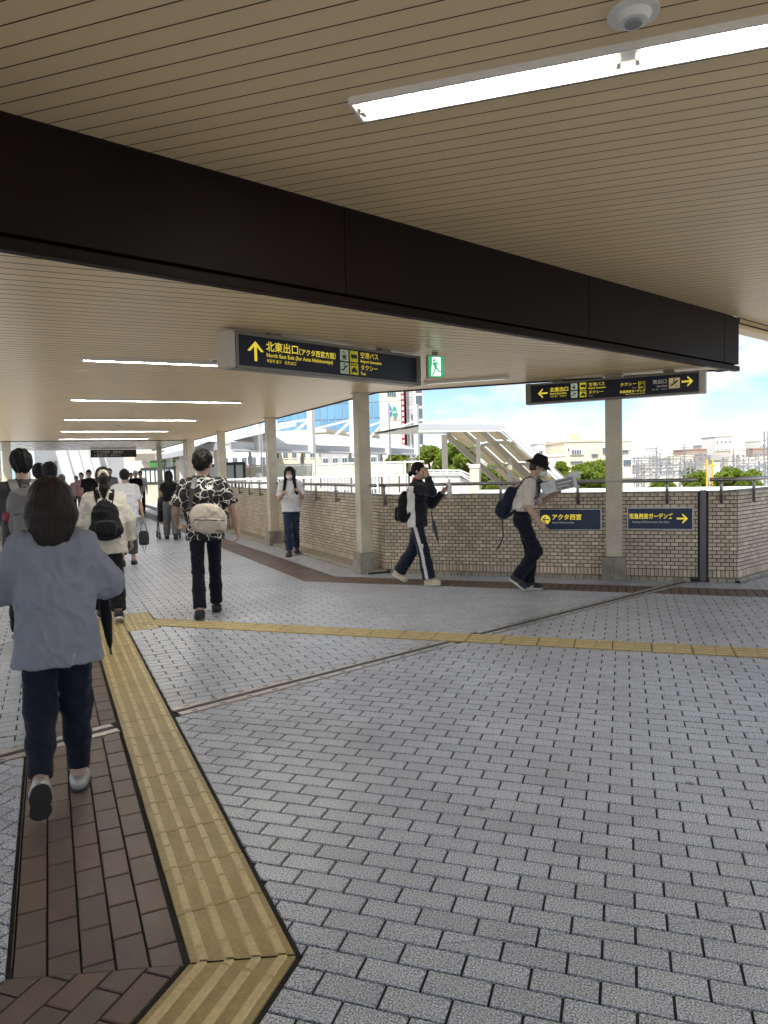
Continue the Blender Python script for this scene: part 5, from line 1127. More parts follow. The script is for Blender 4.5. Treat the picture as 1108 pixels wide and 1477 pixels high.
def person(label, u=None, y=None, xy=None, H=1.7, face=115, sex='f', lean=3, hunch=4, hp=0, hy=0, legs=((12, 6, 0), (-10, 14, 20)), arms=None, top=None, pants=None, shoes=('sneaker', M_SHOEB, M_SOLEW),
           hair=None, h=.0075, mask=False, glasses=False, group=None, twist=0, skin=SKIN, curl=.55, palms=None, tuck=False, seed=1, eyes=False, nofold=False):
    if xy is None: q = at(u, 690, y); xy = (q.x, q.y)
    S = H / 1.7; R = lambda v, a: rotx(v, -a); L1 = rad(lean); L2 = rad(lean + hunch)
    up1, up2 = V3(0, math.sin(L1), math.cos(L1)), V3(0, math.sin(L2), math.cos(L2)); fw2 = V3(0, math.cos(L2), -math.sin(L2)); X = rotz(V3(1, 0, 0), rad(twist)); X0 = V3(1, 0, 0)
    pel = V3(0, 0, 0); J = {}
    for i, sd_ in enumerate((-1, 1)):          # legs: (thigh, knee, foot pitch) left, right
        th, kn, ft = (rad(a) for a in legs[i][:3]); ab = rad(legs[i][3]) if len(legs[i]) > 3 else 0
        hipj = pel + X0 * sd_ * .085 * S - V3(0, 0, .02 * S); kd = V3(sd_ * math.sin(ab), math.sin(th), -math.cos(th)); knee = hipj + nrm(kd) * .43 * S
        a2 = th - kn; sd2 = V3(sd_ * math.sin(ab) * .5, math.sin(a2), -math.cos(a2)); ank = knee + nrm(sd2) * .405 * S
        J[i] = (hipj, knee, ank, ft)
    def sole_low(i):
        ank, ft = J[i][2], J[i][3]; lo = 9
        for p in ((0, -.05, -.085), (0, .15, -.085), (0, .06, -.085)): lo = min(lo, (ank + rotx(V3(*p) * S, -ft))[2])
        return lo
    dz = -min(sole_low(0), sole_low(1)) ; off = V3(0, 0, dz)
    for i in (0, 1): J[i] = (J[i][0] + off, J[i][1] + off, J[i][2] + off, J[i][3])
    pel = pel + off; waist = pel + up1 * .17 * S; chest = waist + up2 * .19 * S; nb = chest + up2 * .155 * S
    sw = (.150 if sex == 'f' else .172) * S; hm = .92 if sex == 'f' else 1.0
    sh = [nb - up2 * .068 * S + X * sd_ * sw for sd_ in (-1, 1)]
    nd = nrm(up2 * .8 + V3(0, 0, .3)); ntop = nb + nd * .07 * S
    hpit = rad(hp); hf = rotz(V3(0, math.cos(hpit), -math.sin(hpit)), rad(hy)); hu = rotz(V3(0, math.sin(hpit), math.cos(hpit)), rad(hy)); hx = np.cross(hf, hu); hs = S * (.97 if sex == 'f' else 1.0)
    hc = ntop + hu * .10 * hs + hf * .018 * hs
    HP = lambda a, b, c: hc + (hx * a + hf * b + hu * c) * hs
    root = thing('person', (xy[0], xy[1], 0), label, 'person', group); root.rotation_euler = (0, 0, rad(face - 90))
    arms = arms or (((-.05, .02, -.27), (-.06, .09, -.51)), ((.05, .0, -.27), (.07, .04, -.52)))
    A = []
    for i in (0, 1):
        el = sh[i] + np.array(arms[i][0]) * S; wr = sh[i] + np.array(arms[i][1]) * S
        el = sh[i] + nrm(el - sh[i]) * .275 * S; wr = el + nrm(wr - el) * .245 * S; A.append((sh[i], el, wr))
    pts = np.array([HP(0, 0, .16), HP(0, .2, 0), HP(0, -.2, 0)] + [a[2] for a in A] + [a[1] for a in A] + [J[i][2] for i in (0, 1)] + [J[i][1] for i in (0, 1)] + [sh[0], sh[1], pel]); lo, hi = pts.min(0) - .24, pts.max(0) + .24; lo[2] = max(lo[2], -.03)
    # ---- body
    f = Field(lo, hi, h)
    f.ell(HP(0, -.014, .032), (hx, hf, hu), np.array((.075, .093, .086)) * hs, k=.01); f.ell(HP(0, .030, -.038), (hx, hf, hu), np.array((.058, .066, .080)) * hs, k=.03)
    f.cone(HP(0, .058, -.092), HP(0, .066, -.100), .026 * hs, .022 * hs, hx, 1.25, k=.03); f.cone(HP(0, .096, .005), HP(0, .112, -.030), .009 * hs, .0125 * hs, k=.012)
    for sd_ in (-1, 1):
        f.ell(HP(sd_ * .079, -.006, -.012), (hx, hf, hu), np.array((.010, .020, .032)) * hs, k=.008); f.ell(HP(sd_ * .032, .100, .012), (hx, hf, hu), np.array((.018, .014, .011)) * hs, op='sub'); f.cone(HP(sd_ * .012, .090, .030), HP(sd_ * .045, .078, .032), .008 * hs, .007 * hs, k=.012); f.ell(HP(sd_ * .042, .062, -.030), (hx, hf, hu), np.array((.02, .02, .018)) * hs, k=.02)
    f.cone(HP(-.018, .094, -.062), HP(.018, .094, -.062), .008 * hs, .008 * hs, k=.008)
    f.cone(nb - up2 * .04 * S, HP(0, -.018, -.06), .058 * S * hm, .050 * S * hm, k=.03)
    cs = top.get('skin', .75) if top else 1
    f.cone(pel + V3(0, 0, .02), waist, .095 * S, .082 * S, X0, 1.4, k=.06).cone(waist, chest, .082 * S, .094 * S, X, 1.42, k=.06).cone(chest, nb - up2 * .06 * S, .09 * S, .06 * S, X, 1.6, k=.05)
    for i, sd_ in enumerate((-1, 1)):
        s0, el, wr = A[i]; f.cone(nb - up2 * .035 * S, s0, .045 * S, .050 * S * hm, k=.04).cone(s0, el, .046 * S * hm, .037 * S * hm, k=.03).cone(el, el + (wr - el) * .35, .036 * S * hm, .038 * S * hm, k=.02).cone(el + (wr - el) * .35, wr, .037 * S * hm, .024 * S * hm, k=.02)
        pn = np.array(palms[i], float) if palms else V3(-sd_, .15, 0); hd = nrm(wr - el) if not (palms and len(palms) > 2) else np.array(palms[2 + i], float)
        hand(f, wr, hd, pn, sd_, S * (.95 if sex == 'f' else 1.06), curl)
        hj, kn, an, ft = J[i]; f.cone(hj, kn, .070 * S, .047 * S, k=.05).cone(kn, kn + (an - kn) * .3, .046 * S, .05 * S, k=.03).cone(kn + (an - kn) * .3, an, .048 * S, .032 * S, k=.03); fd = rotx(V3(0, 1, 0), -ft); f.cone(an, an + fd * .10 * S + rotx(V3(0, 0, -.05), -ft) * S, .033 * S, .024 * S, k=.03)
    skin_obj('body', f, skin, root, smooth=2)
    fo = [] if nofold else None; b = (lo, hi)
    # ---- trousers
    if pants:
        p = dict(th=.088, kn=.062, cu=.058, len=.93, ease=0, flare=0, folds=.006); p.update(pants); g = Field(lo, hi, h)
        g.cone(pel + V3(0, 0, -.03), waist + up1 * .02 * S, .110 * S * p.get('hip', 1), .094 * S, X0, 1.38, k=.05)
        for i in (0, 1):
            hj, kn, an, ft = J[i]; end = kn + (an - kn) * p['len'] * 1.0
            g.cone(hj, kn, p['th'] * S, p['kn'] * S, k=.035).cone(kn, kn + (end - kn) * .5, p['kn'] * S, (p['kn'] * .4 + p['cu'] * .6) * S, k=.03).cone(kn + (end - kn) * .5, end, (p['kn'] * .4 + p['cu'] * .6) * S, p['cu'] * S, k=.03, cap=True)
        g.cut(waist + up1 * (.03 if tuck else .0) * S, up1)
        fds = [(p['folds'] * .8, 14, seed + 3, (1.2, 1.2, 1.35), 'r'), (p['folds'] * .5, 42, seed + 4, (1, 1, 1.5), 'w')]
        mf = None
        if p.get('stripe'):
            def mf(C):
                o = np.zeros(len(C)); 
                for i in (0, 1):
                    hj, kn, an, ft = J[i]
                    for a_, b_ in ((hj, kn), (kn, an)):
                        ab = b_ - a_; t = ((C - a_) @ ab) / (ab @ ab); q = C - (a_ + np.clip(t, 0, 1)[:, None] * ab); sidev = q[:, 0] * (-1, 1)[i]
                        o = np.where((t > -.25) & (t < 1.02) & (sidev > .022) & (np.abs(q[:, 1] - .0) < .021) & (np.abs(C[:, 0]) > .05), 1, o)
                return o
        skin_obj('trousers', g, p['mat'], root, fds, 1, mf)
    # ---- top
    if top:
        p = dict(ease=.016, hem=-.06, hemr=.118, hems=1.45, sleeve=.6, slr=.058, cuff=.056, long=False, folds=.006, neck=.0, sh=.056); p.update(top); g = Field(lo, hi, h); ea = p['ease'] * S
        hemp = pel + up1 * (p['hem'] + .0) * S; ea2 = ea + p.get('back', 0)
        g.cone(chest, nb - up2 * .055 * S, .098 * S + ea, .062 * S + ea * .6, X, 1.55, k=.05).cone(waist, chest, (.090 if not p.get('boxy') else .10) * S + ea, .098 * S + ea, X, 1.45, k=.05).cone(hemp - up1 * .03, waist, p['hemr'] * S + ea * .5, (.090 if not p.get('boxy') else .10) * S + ea, X0, p['hems'], k=.05)
        g.cone(nb - up2 * .06 * S, nb + nd * (.012 + p['neck']) * S, .075 * S, .060 * S * hm, k=.03, cap=True)
        for i in (0, 1):
            s0, el, wr = A[i]; g.cone(nb - up2 * .022 * S, s0 + V3(0, 0, .0), .050 * S, p['sh'] * S + ea * .3, k=.045)
            if p['long']:
                we = el + (wr - el) * p['sleeve']; g.cone(s0, el, p['sh'] * S + ea * .4, p['slr'] * S, k=.04).cone(el, we, p['slr'] * S, p['cuff'] * S, k=.03, cap=True)
            else: g.cone(s0, s0 + (el - s0) * p['sleeve'], p['sh'] * S + ea * .4, p['cuff'] * S, k=.04, cap=True)
        g.cut(hemp, -up1)
        fds = [(p['folds'], 14, seed + 1, (1.3, 1.3, .75), 'r'), (p['folds'] * .55, 34, seed + 2, (1, 1, .8), 'r')]
        skin_obj(p.get('name', 'shirt'), g, p['mat'], root, fds, 1, p['matfn'](dict(nb=nb, chest=chest, waist=waist, up=up2, A=A, X=X, S=S)) if p.get('matfn') else None)
    # ---- shoes
    for i in (0, 1):
        an, ft = J[i][2], J[i][3]; Mx = Matrix.Translation(tuple(an)) @ Matrix.Rotation(-ft, 4, 'X') @ Matrix.Translation((0, 0, -.085 * S + (.016 if shoes[0] in ('sneaker', 'boot') else .003))) @ Matrix.Diagonal((.98 * S, S, S, 1)) @ Matrix.Rotation(rad(-5 if i else 5), 4, 'Z')
        shoe(root, Mx, shoes[0], .255 if sex == 'm' else .243, shoes[1], shoes[2])
    # ---- hair
    hr = dict(style='short', mat=HAIRB); hr.update(hair or {}); st = hr['style']
    if st != 'none':
        g = Field(hc - .40, hc + np.array((.34, .34, .26)), max(h * .8, .006)); amp = hr.get('amp', .006)
        g.ell(HP(0, -.020, .040), (hx, hf, hu), np.array((.086, .098, .092)) * hs * hr.get('vol', 1), k=.01)
        if st == 'short':
            g.ell(HP(0, -.045, -.010), (hx, hf, hu), np.array((.080, .070, .085)) * hs, k=.03); g.cut(HP(0, .082, .050), nrm(hf * .9 - hu * .42)); g.cut(HP(0, .012, -.03), nrm(hf * .55 - hu * .85)) if not hr.get('low') else None
        elif st == 'bob':
            for r_, z0, z1 in (((.092, .094), .03, -.14),): g.cone(HP(0, -.026, .02), HP(0, -.036, -.085), .098 * hs, .112 * hs, hx, 1.12, k=.04).cone(HP(0, -.036, -.085), HP(0, -.042, -.27), .112 * hs, .060 * hs, hx, 1.22, k=.04)
            g.ell(HP(0, .115, -.06), (hx, hf, hu), np.array((.062, .09, .12)) * hs, op='sub')
        elif st in ('long', 'longb'):
            g.cone(HP(0, -.05, .0), HP(0, -.085, -.27), .086 * hs, .062 * hs, hx, 1.35, k=.05)
            if st == 'long':
                for sd_ in (-1, 1): g.cone(HP(sd_ * .072, .02, .01), HP(sd_ * .095, .045, -.20), .030 * hs, .034 * hs, hf, 1.2, k=.03).cone(HP(sd_ * .095, .045, -.20), HP(sd_ * .088, .085, -.33), .032 * hs, .018 * hs, hf, 1.3, k=.03)
            g.ell(HP(0, .125, -.045), (hx, hf, hu), np.array((.056, .085, .10)) * hs, op='sub')
        else:
            g.ell(HP(0, -.035, .0), (hx, hf, hu), np.array((.079, .080, .085)) * hs, k=.03); g.cut(HP(0, .075, .045), nrm(hf * .9 - hu * .4)); g.cut(HP(0, .0, -.05), nrm(hf * .45 - hu * .9))
        if st == 'bun': g.ell(HP(*hr.get('bun', (0, -.13, -.03))), (hx, hf, hu), np.array((.04, .035, .04)) * hs, k=.02)
        if st == 'pony': g.cone(HP(0, -.105, .05), HP(0, -.15, .0), .03 * hs, .038 * hs, k=.02).cone(HP(0, -.15, .0), HP(0, -.15, -.12), .040 * hs, .036 * hs, hx, 1.2, k=.03).cone(HP(0, -.15, -.12), HP(0, -.135, -.25), .036 * hs, .012 * hs, hx, 1.3, k=.03)
        skin_obj('hair', g, hr['mat'], root, [(amp, 40, seed + 7, (1, 1, .35), 'r'), (amp * .5, 110, seed + 8, (1, 1, .25), 'w')], 1)
        if hr.get('strands'): strands(root, HP, hs, hr, seed)
        if st == 'pony' and hr.get('scr'):
            g = Field(hc - .25, hc + .25, .007)
            for k in range(9):
                a = k * math.tau / 9; c = HP(.042 * math.cos(a), -.128, .035 + .042 * math.sin(a)); g.ell(c, (hx, hf, hu), np.array((.022, .022, .022)) * hs, k=.01)
            skin_obj('scrunchie', g, mat('cream_scrunchie', (.72, .66, .52), .9), root, [(.004, 90, 3, (1, 1, 1), 'w')], 1)
    if eyes:
        for sd_ in (-1, 1):
            e_ = MB().tube([HP(sd_ * .032, .078, .012), HP(sd_ * .032, .0905, .012)], [.0120 * hs, .0085 * hs], 10); o = child('eye', e_, EYEW, root); child('iris', MB().tube([HP(sd_ * .032, .088, .012), HP(sd_ * .032, .0925, .012)], [.0068 * hs, .0058 * hs], 8), EYEB, o)
            child('eyebrow', MB().tube([HP(sd_ * .014, .100, .034), HP(sd_ * .032, .098, .040), HP(sd_ * .050, .083, .034)], [.003, .004, .002], 6), HAIRB, root)
        child('mouth', MB().tube([HP(-.02, .098, -.062), HP(0, .1035, -.062), HP(.02, .098, -.062)], [.003, .0055, .003], 6), LIP, root)
    if mask:
        g = Field(hc - .2, hc + .2, .0055); g.ell(HP(0, .040, -.052), (hx, hf, hu), np.array((.066, .072, .060)) * hs, k=.01).cone(HP(0, .1, -.02), HP(0, .108, -.05), .012, .018, k=.03); g.cut(HP(0, .05, 0), -hf); g.cut(HP(0, .1, -.008), nrm(hu + hf * .25)); skin_obj('face_mask', g, MASKW, root, [(.002, 70, 5, (.3, .3, 1.5), 'r')], 1)
        for sd_ in (-1, 1): child('ear_loop', MB().tube([HP(sd_ * .06, .05, -.03), HP(sd_ * .082, -.0, .0)], .002, 5), MASKW, root)
    if glasses:
        for sd_ in (-1, 1):
            r_ = [HP(sd_ * .034 + .023 * math.cos(a), .109 - abs(.023 * math.cos(a)) * .15, .010 + .018 * math.sin(a)) for a in np.linspace(0, math.tau, 17)]; child('glasses_frame', MB().tube(r_, .0022, 5, cap=False), M_DARK, root)
            child('glasses_frame', MB().tube([HP(sd_ * .056, .103, .014), HP(sd_ * .084, .0, .012)], .0022, 5), M_DARK, root)
    info = dict(root=root, pel=pel, waist=waist, chest=chest, nb=nb, up=up2, fw=fw2, X=X, sh=sh, A=A, S=S, HP=HP, hs=hs, J=J, up1=up1, hf=hf, hu=hu, hx=hx, xy=xy, face=face)
    return info

def strands(root, HP, hs, hr, seed):
    """fine ribbons over the bob so the outline and sheen read as hair"""
    r = np.random.default_rng(seed); V = []; F = []; n = hr['strands']
    for i in range(n):
        a = r.uniform(-math.pi * .5 - 1.95, -math.pi * .5 + 1.95); e0 = r.uniform(.02, .8); pts = []; k = r.uniform(.975, 1.05); endz = r.uniform(-.30, -.22) - .035 * max(0, -math.sin(a)); wob = r.uniform(-.05, .05)
        for t in np.linspace(0, 1, 9):
            if t < .45:
                th = (1 - t / .45) * (1.15 - e0) ; z = .04 + .098 * math.sin(th); rr = math.cos(th)
            else: q = (t - .45) / .55; z = .04 + (endz - .04) * q; rr = 1 + .27 * math.sin(q * 2.2) - .36 * max(0, q - .55) - .25 * max(0, q - .8)
            aa = a + wob * t; x = .0955 * rr * k * math.cos(aa); y_ = -.024 + (.101 * rr * k * math.sin(aa)); pts.append(HP(x, y_, z))
        w_ = r.uniform(.0012, .0026); tv = HP(-math.sin(a), math.cos(a), 0) - HP(0, 0, 0); tv = tv / np.linalg.norm(tv); o = len(V)
        for j, p in enumerate(pts): q = w_ * (1 - .7 * j / 8); V += [p - tv * q, p + tv * q]
        F += [(o + 2 * j, o + 2 * j + 1, o + 2 * j + 3, o + 2 * j + 2) for j in range(8)]
    b = MB(); b.v = [tuple(v) for v in V]; b.f = F; b.m = [0] * len(F); o = child('hair_strands', b, hr['mat'], root, True); o['kind'] = 'stuff'

def ribbon(pts, w_, t_, out):
    """flat strap through pts; out is the outward direction at each point"""
    pts = [np.array(p, float) for p in pts]; V = []; n = len(pts)
    for i, p in enumerate(pts):
        d = nrm(pts[min(i + 1, n - 1)] - pts[max(i - 1, 0)]); o = nrm(np.array(out[i], float)); s_ = nrm(np.cross(d, o)); o = np.cross(s_, d)
        V += [p - s_ * w_ / 2, p + s_ * w_ / 2, p + s_ * w_ / 2 + o * t_, p - s_ * w_ / 2 + o * t_]
    F = []
    for i in range(n - 1): a = i * 4; F += [(a + j, a + (j + 1) % 4, a + 4 + (j + 1) % 4, a + 4 + j) for j in range(4)]
    F += [(3, 2, 1, 0), (n * 4 - 4, n * 4 - 3, n * 4 - 2, n * 4 - 1)]; return MB().add(V, F)
def like(info, name, label, cat, group=None):
    o = thing(name, (info['xy'][0], info['xy'][1], 0), label, cat, group); o.rotation_euler = info['root'].rotation_euler; return o
def backpack(I, label, m, size=(.29, .15, .42), drop=.0, back=.10, shape=2.6, pocket=True, strapm=None, strap_w=.055, zip_m=None, topn=1., tear=0., strapout=.012, handle=True, front=True):
    r = like(I, 'backpack', label, 'backpack'); S = I['S']; up, fw, X = I['up'], I['fw'], I['X']; w_, d_, h_ = (k * S for k in size)
    c = I['chest'] - fw * (back * S + d_ / 2) - up * (h_ * .5 - .14 * S + drop * S); B = (X, fw, up); P = lambda a, b, k: c + X * a + fw * b + up * k
    f = Field(c - .42, c + .42, .0075)
    if tear: f.cone(P(0, 0, -h_ * .22), P(0, .0, h_ * .30), d_ * .62, d_ * .40, X, 1.55, k=.05); f.cone(P(0, 0, h_ * .25), P(0, .0, h_ * .45), d_ * .42, d_ * .20, X, 1.5, k=.05)
    else: f.ell(c, B, (w_ / 2, d_ / 2, h_ / 2), k=.03, pw=3.4)
    skin_obj('body', f, m, r, [(.006, 16, 4, (1, 1, 1), 'r'), (.003, 45, 5, (1, 1, 1), 'w')], 2)
    if pocket:
        f = Field(c - .42, c + .42, .0075); f.ell(P(0, -d_ * .42, -h_ * .20), B, (w_ * .38, d_ * .30, h_ * .22), pw=3.2); skin_obj('pocket', f, m, r, [(.004, 25, 6, (1, 1, 1), 'r')], 2)
        child('zip', ribbon([P(-w_ * .34, -d_ * .60, -h_ * .03), P(0, -d_ * .72, -h_ * .0), P(w_ * .34, -d_ * .60, -h_ * .03)], .010, .003, [-fw] * 3), zip_m or M_DARK, r)
    if handle: child('handle', MB().tube([P(-.03, d_ * .3, h_ * .48), P(-.02, d_ * .3, h_ * .57), P(.02, d_ * .3, h_ * .57), P(.03, d_ * .3, h_ * .48)], .008, 6), strapm or m, r)
    nb = I['nb']
    for sd_ in (-1, 1):
        o = strapout; s0 = nb - up * .005 * S + X * sd_ * .085 * S
        pts = [P(sd_ * .055 * S, d_ * .42, h_ * .42), nb - up * .045 * S + X * sd_ * .078 * S - fw * (.085 * S + o), s0 - fw * .03 * S + up * (.012 + o), s0 + fw * .045 * S + up * (.0 + o), nb - up * .07 * S + X * sd_ * .10 * S + fw * (.10 * S + o), nb - up * .18 * S + X * sd_ * .115 * S + fw * (.125 * S + o), I['chest'] - up * .14 * S + X * sd_ * .165 * S + fw * (.05 * S), P(sd_ * w_ * .48, d_ * .4, -h_ * .38)]
        outs = [up - fw, up * .6 - fw, up, up, fw + up * .4, fw, fw + X * sd_, X * sd_]
        child('strap', ribbon(pts, strap_w * S, .010, outs), strapm or m, r)
    return r, P
# ------------------------------------------------------------------ the people in the photo
DENIM = cloth('dark_denim', (.009, .0125, .024), .85, var=.3, sc=18); BLKC = cloth('black_cloth', (.011, .011, .013)); NAVYC = cloth('navy_cloth', (.009, .011, .020)); GREYP = cloth('grey_trouser', (.12, .125, .13))
BLOUSE = cloth('blue_grey_blouse', (.235, .248, .300), .9, var=.06, sc=6, bs=600)
I = person('woman from behind in blue grey blouse and dark jeans, dark bob hair, nearest the camera', xy=(-1.562, 3.36), H=1.465, face=114, sex='f', lean=2, hunch=5, hp=6, hy=0, legs=((-8, 34, 66, 2), (4, 6, 0, -1)),
    arms=(((-.120, .04, -.23), (-.07, .24, -.20)), ((.120, .03, -.24), (.07, .24, -.21))), top=dict(mat=BLOUSE, name='blouse', ease=.030, hem=-.21, hemr=.150, hems=1.42, boxy=True, long=True, sleeve=.55, slr=.086, cuff=.078, sh=.054, folds=.010, neck=.0),
    pants=dict(mat=DENIM, th=.094, kn=.083, cu=.058, len=.91, folds=.006, hip=1.02), shoes=('flat', M_SHOES, M_SOLEK), hair=dict(style='bob', mat=HAIRBR, amp=.003, vol=1.08, strands=6500), h=.0058, seed=21)
um = like(I, 'umbrella', 'folded black umbrella hanging at the right side of the nearest woman', 'umbrella'); q0, q1 = V3(.215, .12, .93), V3(.235, .08, .645)
child('canopy', MB().tube([q0, q0 + (q1 - q0) * .12, q0 + (q1 - q0) * .45, q0 + (q1 - q0) * .9, q1], [.012, .024, .028, .014, .005], 12), BLKC, um, True); child('tip', MB().tube([q1, q1 + (q1 - q0) * .10], .006, 8), M_DARK, um); child('handle', MB().tube([q0, q0 + V3(-.03, .02, .10), q0 + V3(-.10, .06, .13)], .010, 8), M_DARK, um)

GREYT = cloth('charcoal_tee', (.075, .078, .08), .9, sc=8)
I = person('man from behind in charcoal t-shirt with grey backpack, at the left edge', u=33, y=6.45, H=1.725, face=122, sex='m', lean=3, hunch=5, hp=2, legs=((10, 6, 0), (-14, 18, 20)), arms=(((-.10, .0, -.26), (-.10, .07, -.5)), ((.08, .0, -.26), (.09, .05, -.5))),
    top=dict(mat=GREYT, ease=.024, hem=-.13, hemr=.122, hems=1.45, sleeve=.80, cuff=.070, sh=.064, folds=.009, boxy=True), pants=dict(mat=BLKC, cu=.07, kn=.07), hair=dict(style='short', mat=HAIRB, amp=.010, vol=1.07, low=True), seed=31)
GBAG = cloth('grey_bag', (.20, .195, .19), .8, sc=20)
r, P = backpack(I, 'grey backpack with dark zips and red charm on the man at left', GBAG, size=(.31, .17, .45), drop=.06, strapm=cloth('pale_grey_strap', (.30, .30, .31), .8), strap_w=.07, back=.115)
g = Field(P(-.16, -.05, .0) - .12, P(-.16, -.05, .0) + .12, .006); g.ell(P(-.165, -.03, -.02), (V3(1, 0, 0), V3(0, 1, 0), V3(0, 0, 1)), (.026, .026, .045)); skin_obj('charm', g, mat('red_charm', (.30, .02, .05), .5), r, [(.008, 80, 3, (1, 1, 1), 'w')])
child('side_bottle', MB().tube([P(-.17, .0, -.24), P(-.17, 0, -.06), P(-.17, 0, -.04)], [.035, .035, .02], 12), M_DARK, r, True)

CREAMK = mat('cream_cardigan', (.74, .70, .60), .9, var=.12, scale=40, bump=.8, bscale=220, sheen=.2)
I = person('woman with ponytail and cream scrunchie wearing a cream cardigan, seen from behind', u=149, y=7.45, H=1.575, face=112, sex='f', lean=2, hunch=4, hp=0, legs=((12, 5, 0), (-12, 16, 18)), arms=(((-.10, .03, -.25), (-.08, .17, -.40)), ((.10, .0, -.25), (.12, .04, -.48))),
    top=dict(mat=CREAMK, name='cardigan', ease=.03, hem=-.17, hemr=.135, hems=1.5, long=True, sleeve=.95, slr=.072, cuff=.060, sh=.062, folds=.010, boxy=True), pants=dict(mat=BLKC, cu=.085, kn=.08), hair=dict(style='pony', mat=HAIRBR, scr=True, amp=.004), seed=41)
backpack(I, 'black backpack on the ponytail woman in cream cardigan', BLKC, size=(.30, .19, .44), drop=.10, tear=1, back=.10, pocket=True)

WHITET = cloth('white_blouse', (.74, .74, .77), .85, var=.04, sc=10, bump=.15)
I = person('woman from behind in loose white blouse and cropped grey trousers carrying a bag', xy=(-4.30, 11.95), H=1.60, face=108, sex='f', lean=2, hunch=3, hp=2, hy=8, legs=((-12, 22, 24), (14, 5, 0)), arms=(((-.08, .02, -.26), (-.05, .18, -.44)), ((.09, -.02, -.26), (.13, .0, -.5))),
    top=dict(mat=WHITET, name='blouse', ease=.035, hem=-.06, hemr=.145, hems=1.45, sleeve=.72, cuff=.088, sh=.068, folds=.010, boxy=True), pants=dict(mat=cloth('washed_grey', (.075, .08, .078), .9, var=.3, sc=16), len=.70, th=.092, kn=.078, cu=.082), shoes=('flat', M_SHOEB, M_SOLEK), hair=dict(style='bun', mat=HAIRB, amp=.004, bun=(.01, -.118, .0)), seed=51)
bg = like(I, 'handbag', 'small dark handbag hanging from the hand of the white blouse woman', 'handbag'); w_ = I['A'][1][2] + V3(0, 0, -.09); g = Field(w_ - .4, w_ + .2, .008); g.ell(w_ - V3(0, 0, .28), (V3(1, 0, 0), V3(0, 1, 0), V3(0, 0, 1)), (.085, .05, .13), pw=3.5); skin_obj('body', g, cloth('navy_bag', (.03, .035, .045), .6), bg, [(.004, 20, 4, (1, 1, 1), 'r')])
for s_ in (-.03, .03): child('handle', MB().tube([w_ + V3(-.05, s_, -.16), w_ + V3(-.03, s_ * .4, -.02), w_ + V3(.03, s_ * .4, -.02), w_ + V3(.05, s_, -.16)], .008, 6), M_DARK, bg)
child('tassel', MB().tube([w_ + V3(-.03, 0, -.40), w_ + V3(.0, 0, -.52), w_ + V3(.03, 0, -.40)], .006, 5), M_DARK, bg)

I = person('woman in black top and grey trousers pushing a stroller, seen from behind', u=243.5, y=16.6, H=1.545, face=113, sex='f', lean=5, hunch=4, legs=((12, 6, 0), (-8, 14, 14)), arms=(((-.07, .08, -.25), (-.03, .28, -.28)), ((.07, .08, -.25), (.03, .28, -.28))),
    top=dict(mat=BLKC, ease=.012, hem=.03, hemr=.108, sleeve=.45, cuff=.064), pants=dict(mat=GREYP, th=.092, kn=.080, cu=.085, len=.96), shoes=('sneaker', M_SHOEB, M_SOLEK), hair=dict(style='longb', mat=HAIRBR, amp=.004), h=.010, seed=61)
g = Field(I['HP'](0, 0, .05) - .25, I['HP'](0, 0, .05) + .25, .008); hx_, hf_, hu_ = I['hx'], I['hf'], I['hu']; g.ell(I['HP'](0, -.01, .055), (hx_, hf_, hu_), (.093, .108, .092)); g.cut(I['HP'](0, 0, .045), -hu_); g.ell(I['HP'](0, .12, .05), (hx_, hf_, hu_), (.07, .07, .012), k=.01); skin_obj('cap', g, BLKC, I['root'])
sx = like(I, 'stroller', 'dark baby stroller pushed by the woman in black top', 'stroller'); g = Field((-.4, .2, 0), (.4, 1.2, 1.1), .012)
g.cone((-.17, .55, .48), (.17, .55, .48), .09, .09, k=.05).cone((-.17, .50, .52), (-.15, .40, .80), .05, .05, k=.05).cone((.17, .50, .52), (.15, .40, .80), .05, .05, k=.05).cone((0, .45, .55), (0, .38, .82), .10, .10, (1, 0, 0), 1.8, k=.05); skin_obj('seat', g, BLKC, sx, smooth=2)
g = Field((-.4, .2, .6), (.4, 1.2, 1.1), .012); g.ell((0, .48, .78), (V3(1, 0, 0), V3(0, 1, 0), V3(0, 0, 1)), (.24, .30, .24)); g.ell((0, .52, .72), (V3(1, 0, 0), V3(0, 1, 0), V3(0, 0, 1)), (.215, .32, .215), op='sub'); g.cut((0, .5, .70), (0, .3, -1)); skin_obj('hood', g, BLKC, sx)
for s_ in (-.23, .23):
    child('frame_tube', MB().tube([(s_, .26, .96), (s_, .45, .60), (s_, .85, .10)], .013, 8), M_DARK, sx); child('frame_tube', MB().tube([(s_, .50, .52), (s_, .30, .10)], .013, 8), M_DARK, sx)
    for y_ in (.30, .85): o = child('wheel', MB().tube([(s_ - .02, y_, .085), (s_ + .02, y_, .085)], .085, 16), M_DARK, sx); child('hub', MB().tube([(s_ - .025, y_, .085), (s_ + .025, y_, .085)], .03, 10), M_GREYB, o)
child('handlebar', MB().tube([(-.23, .26, .96), (.23, .26, .96)], .015, 8), M_DARK, sx)

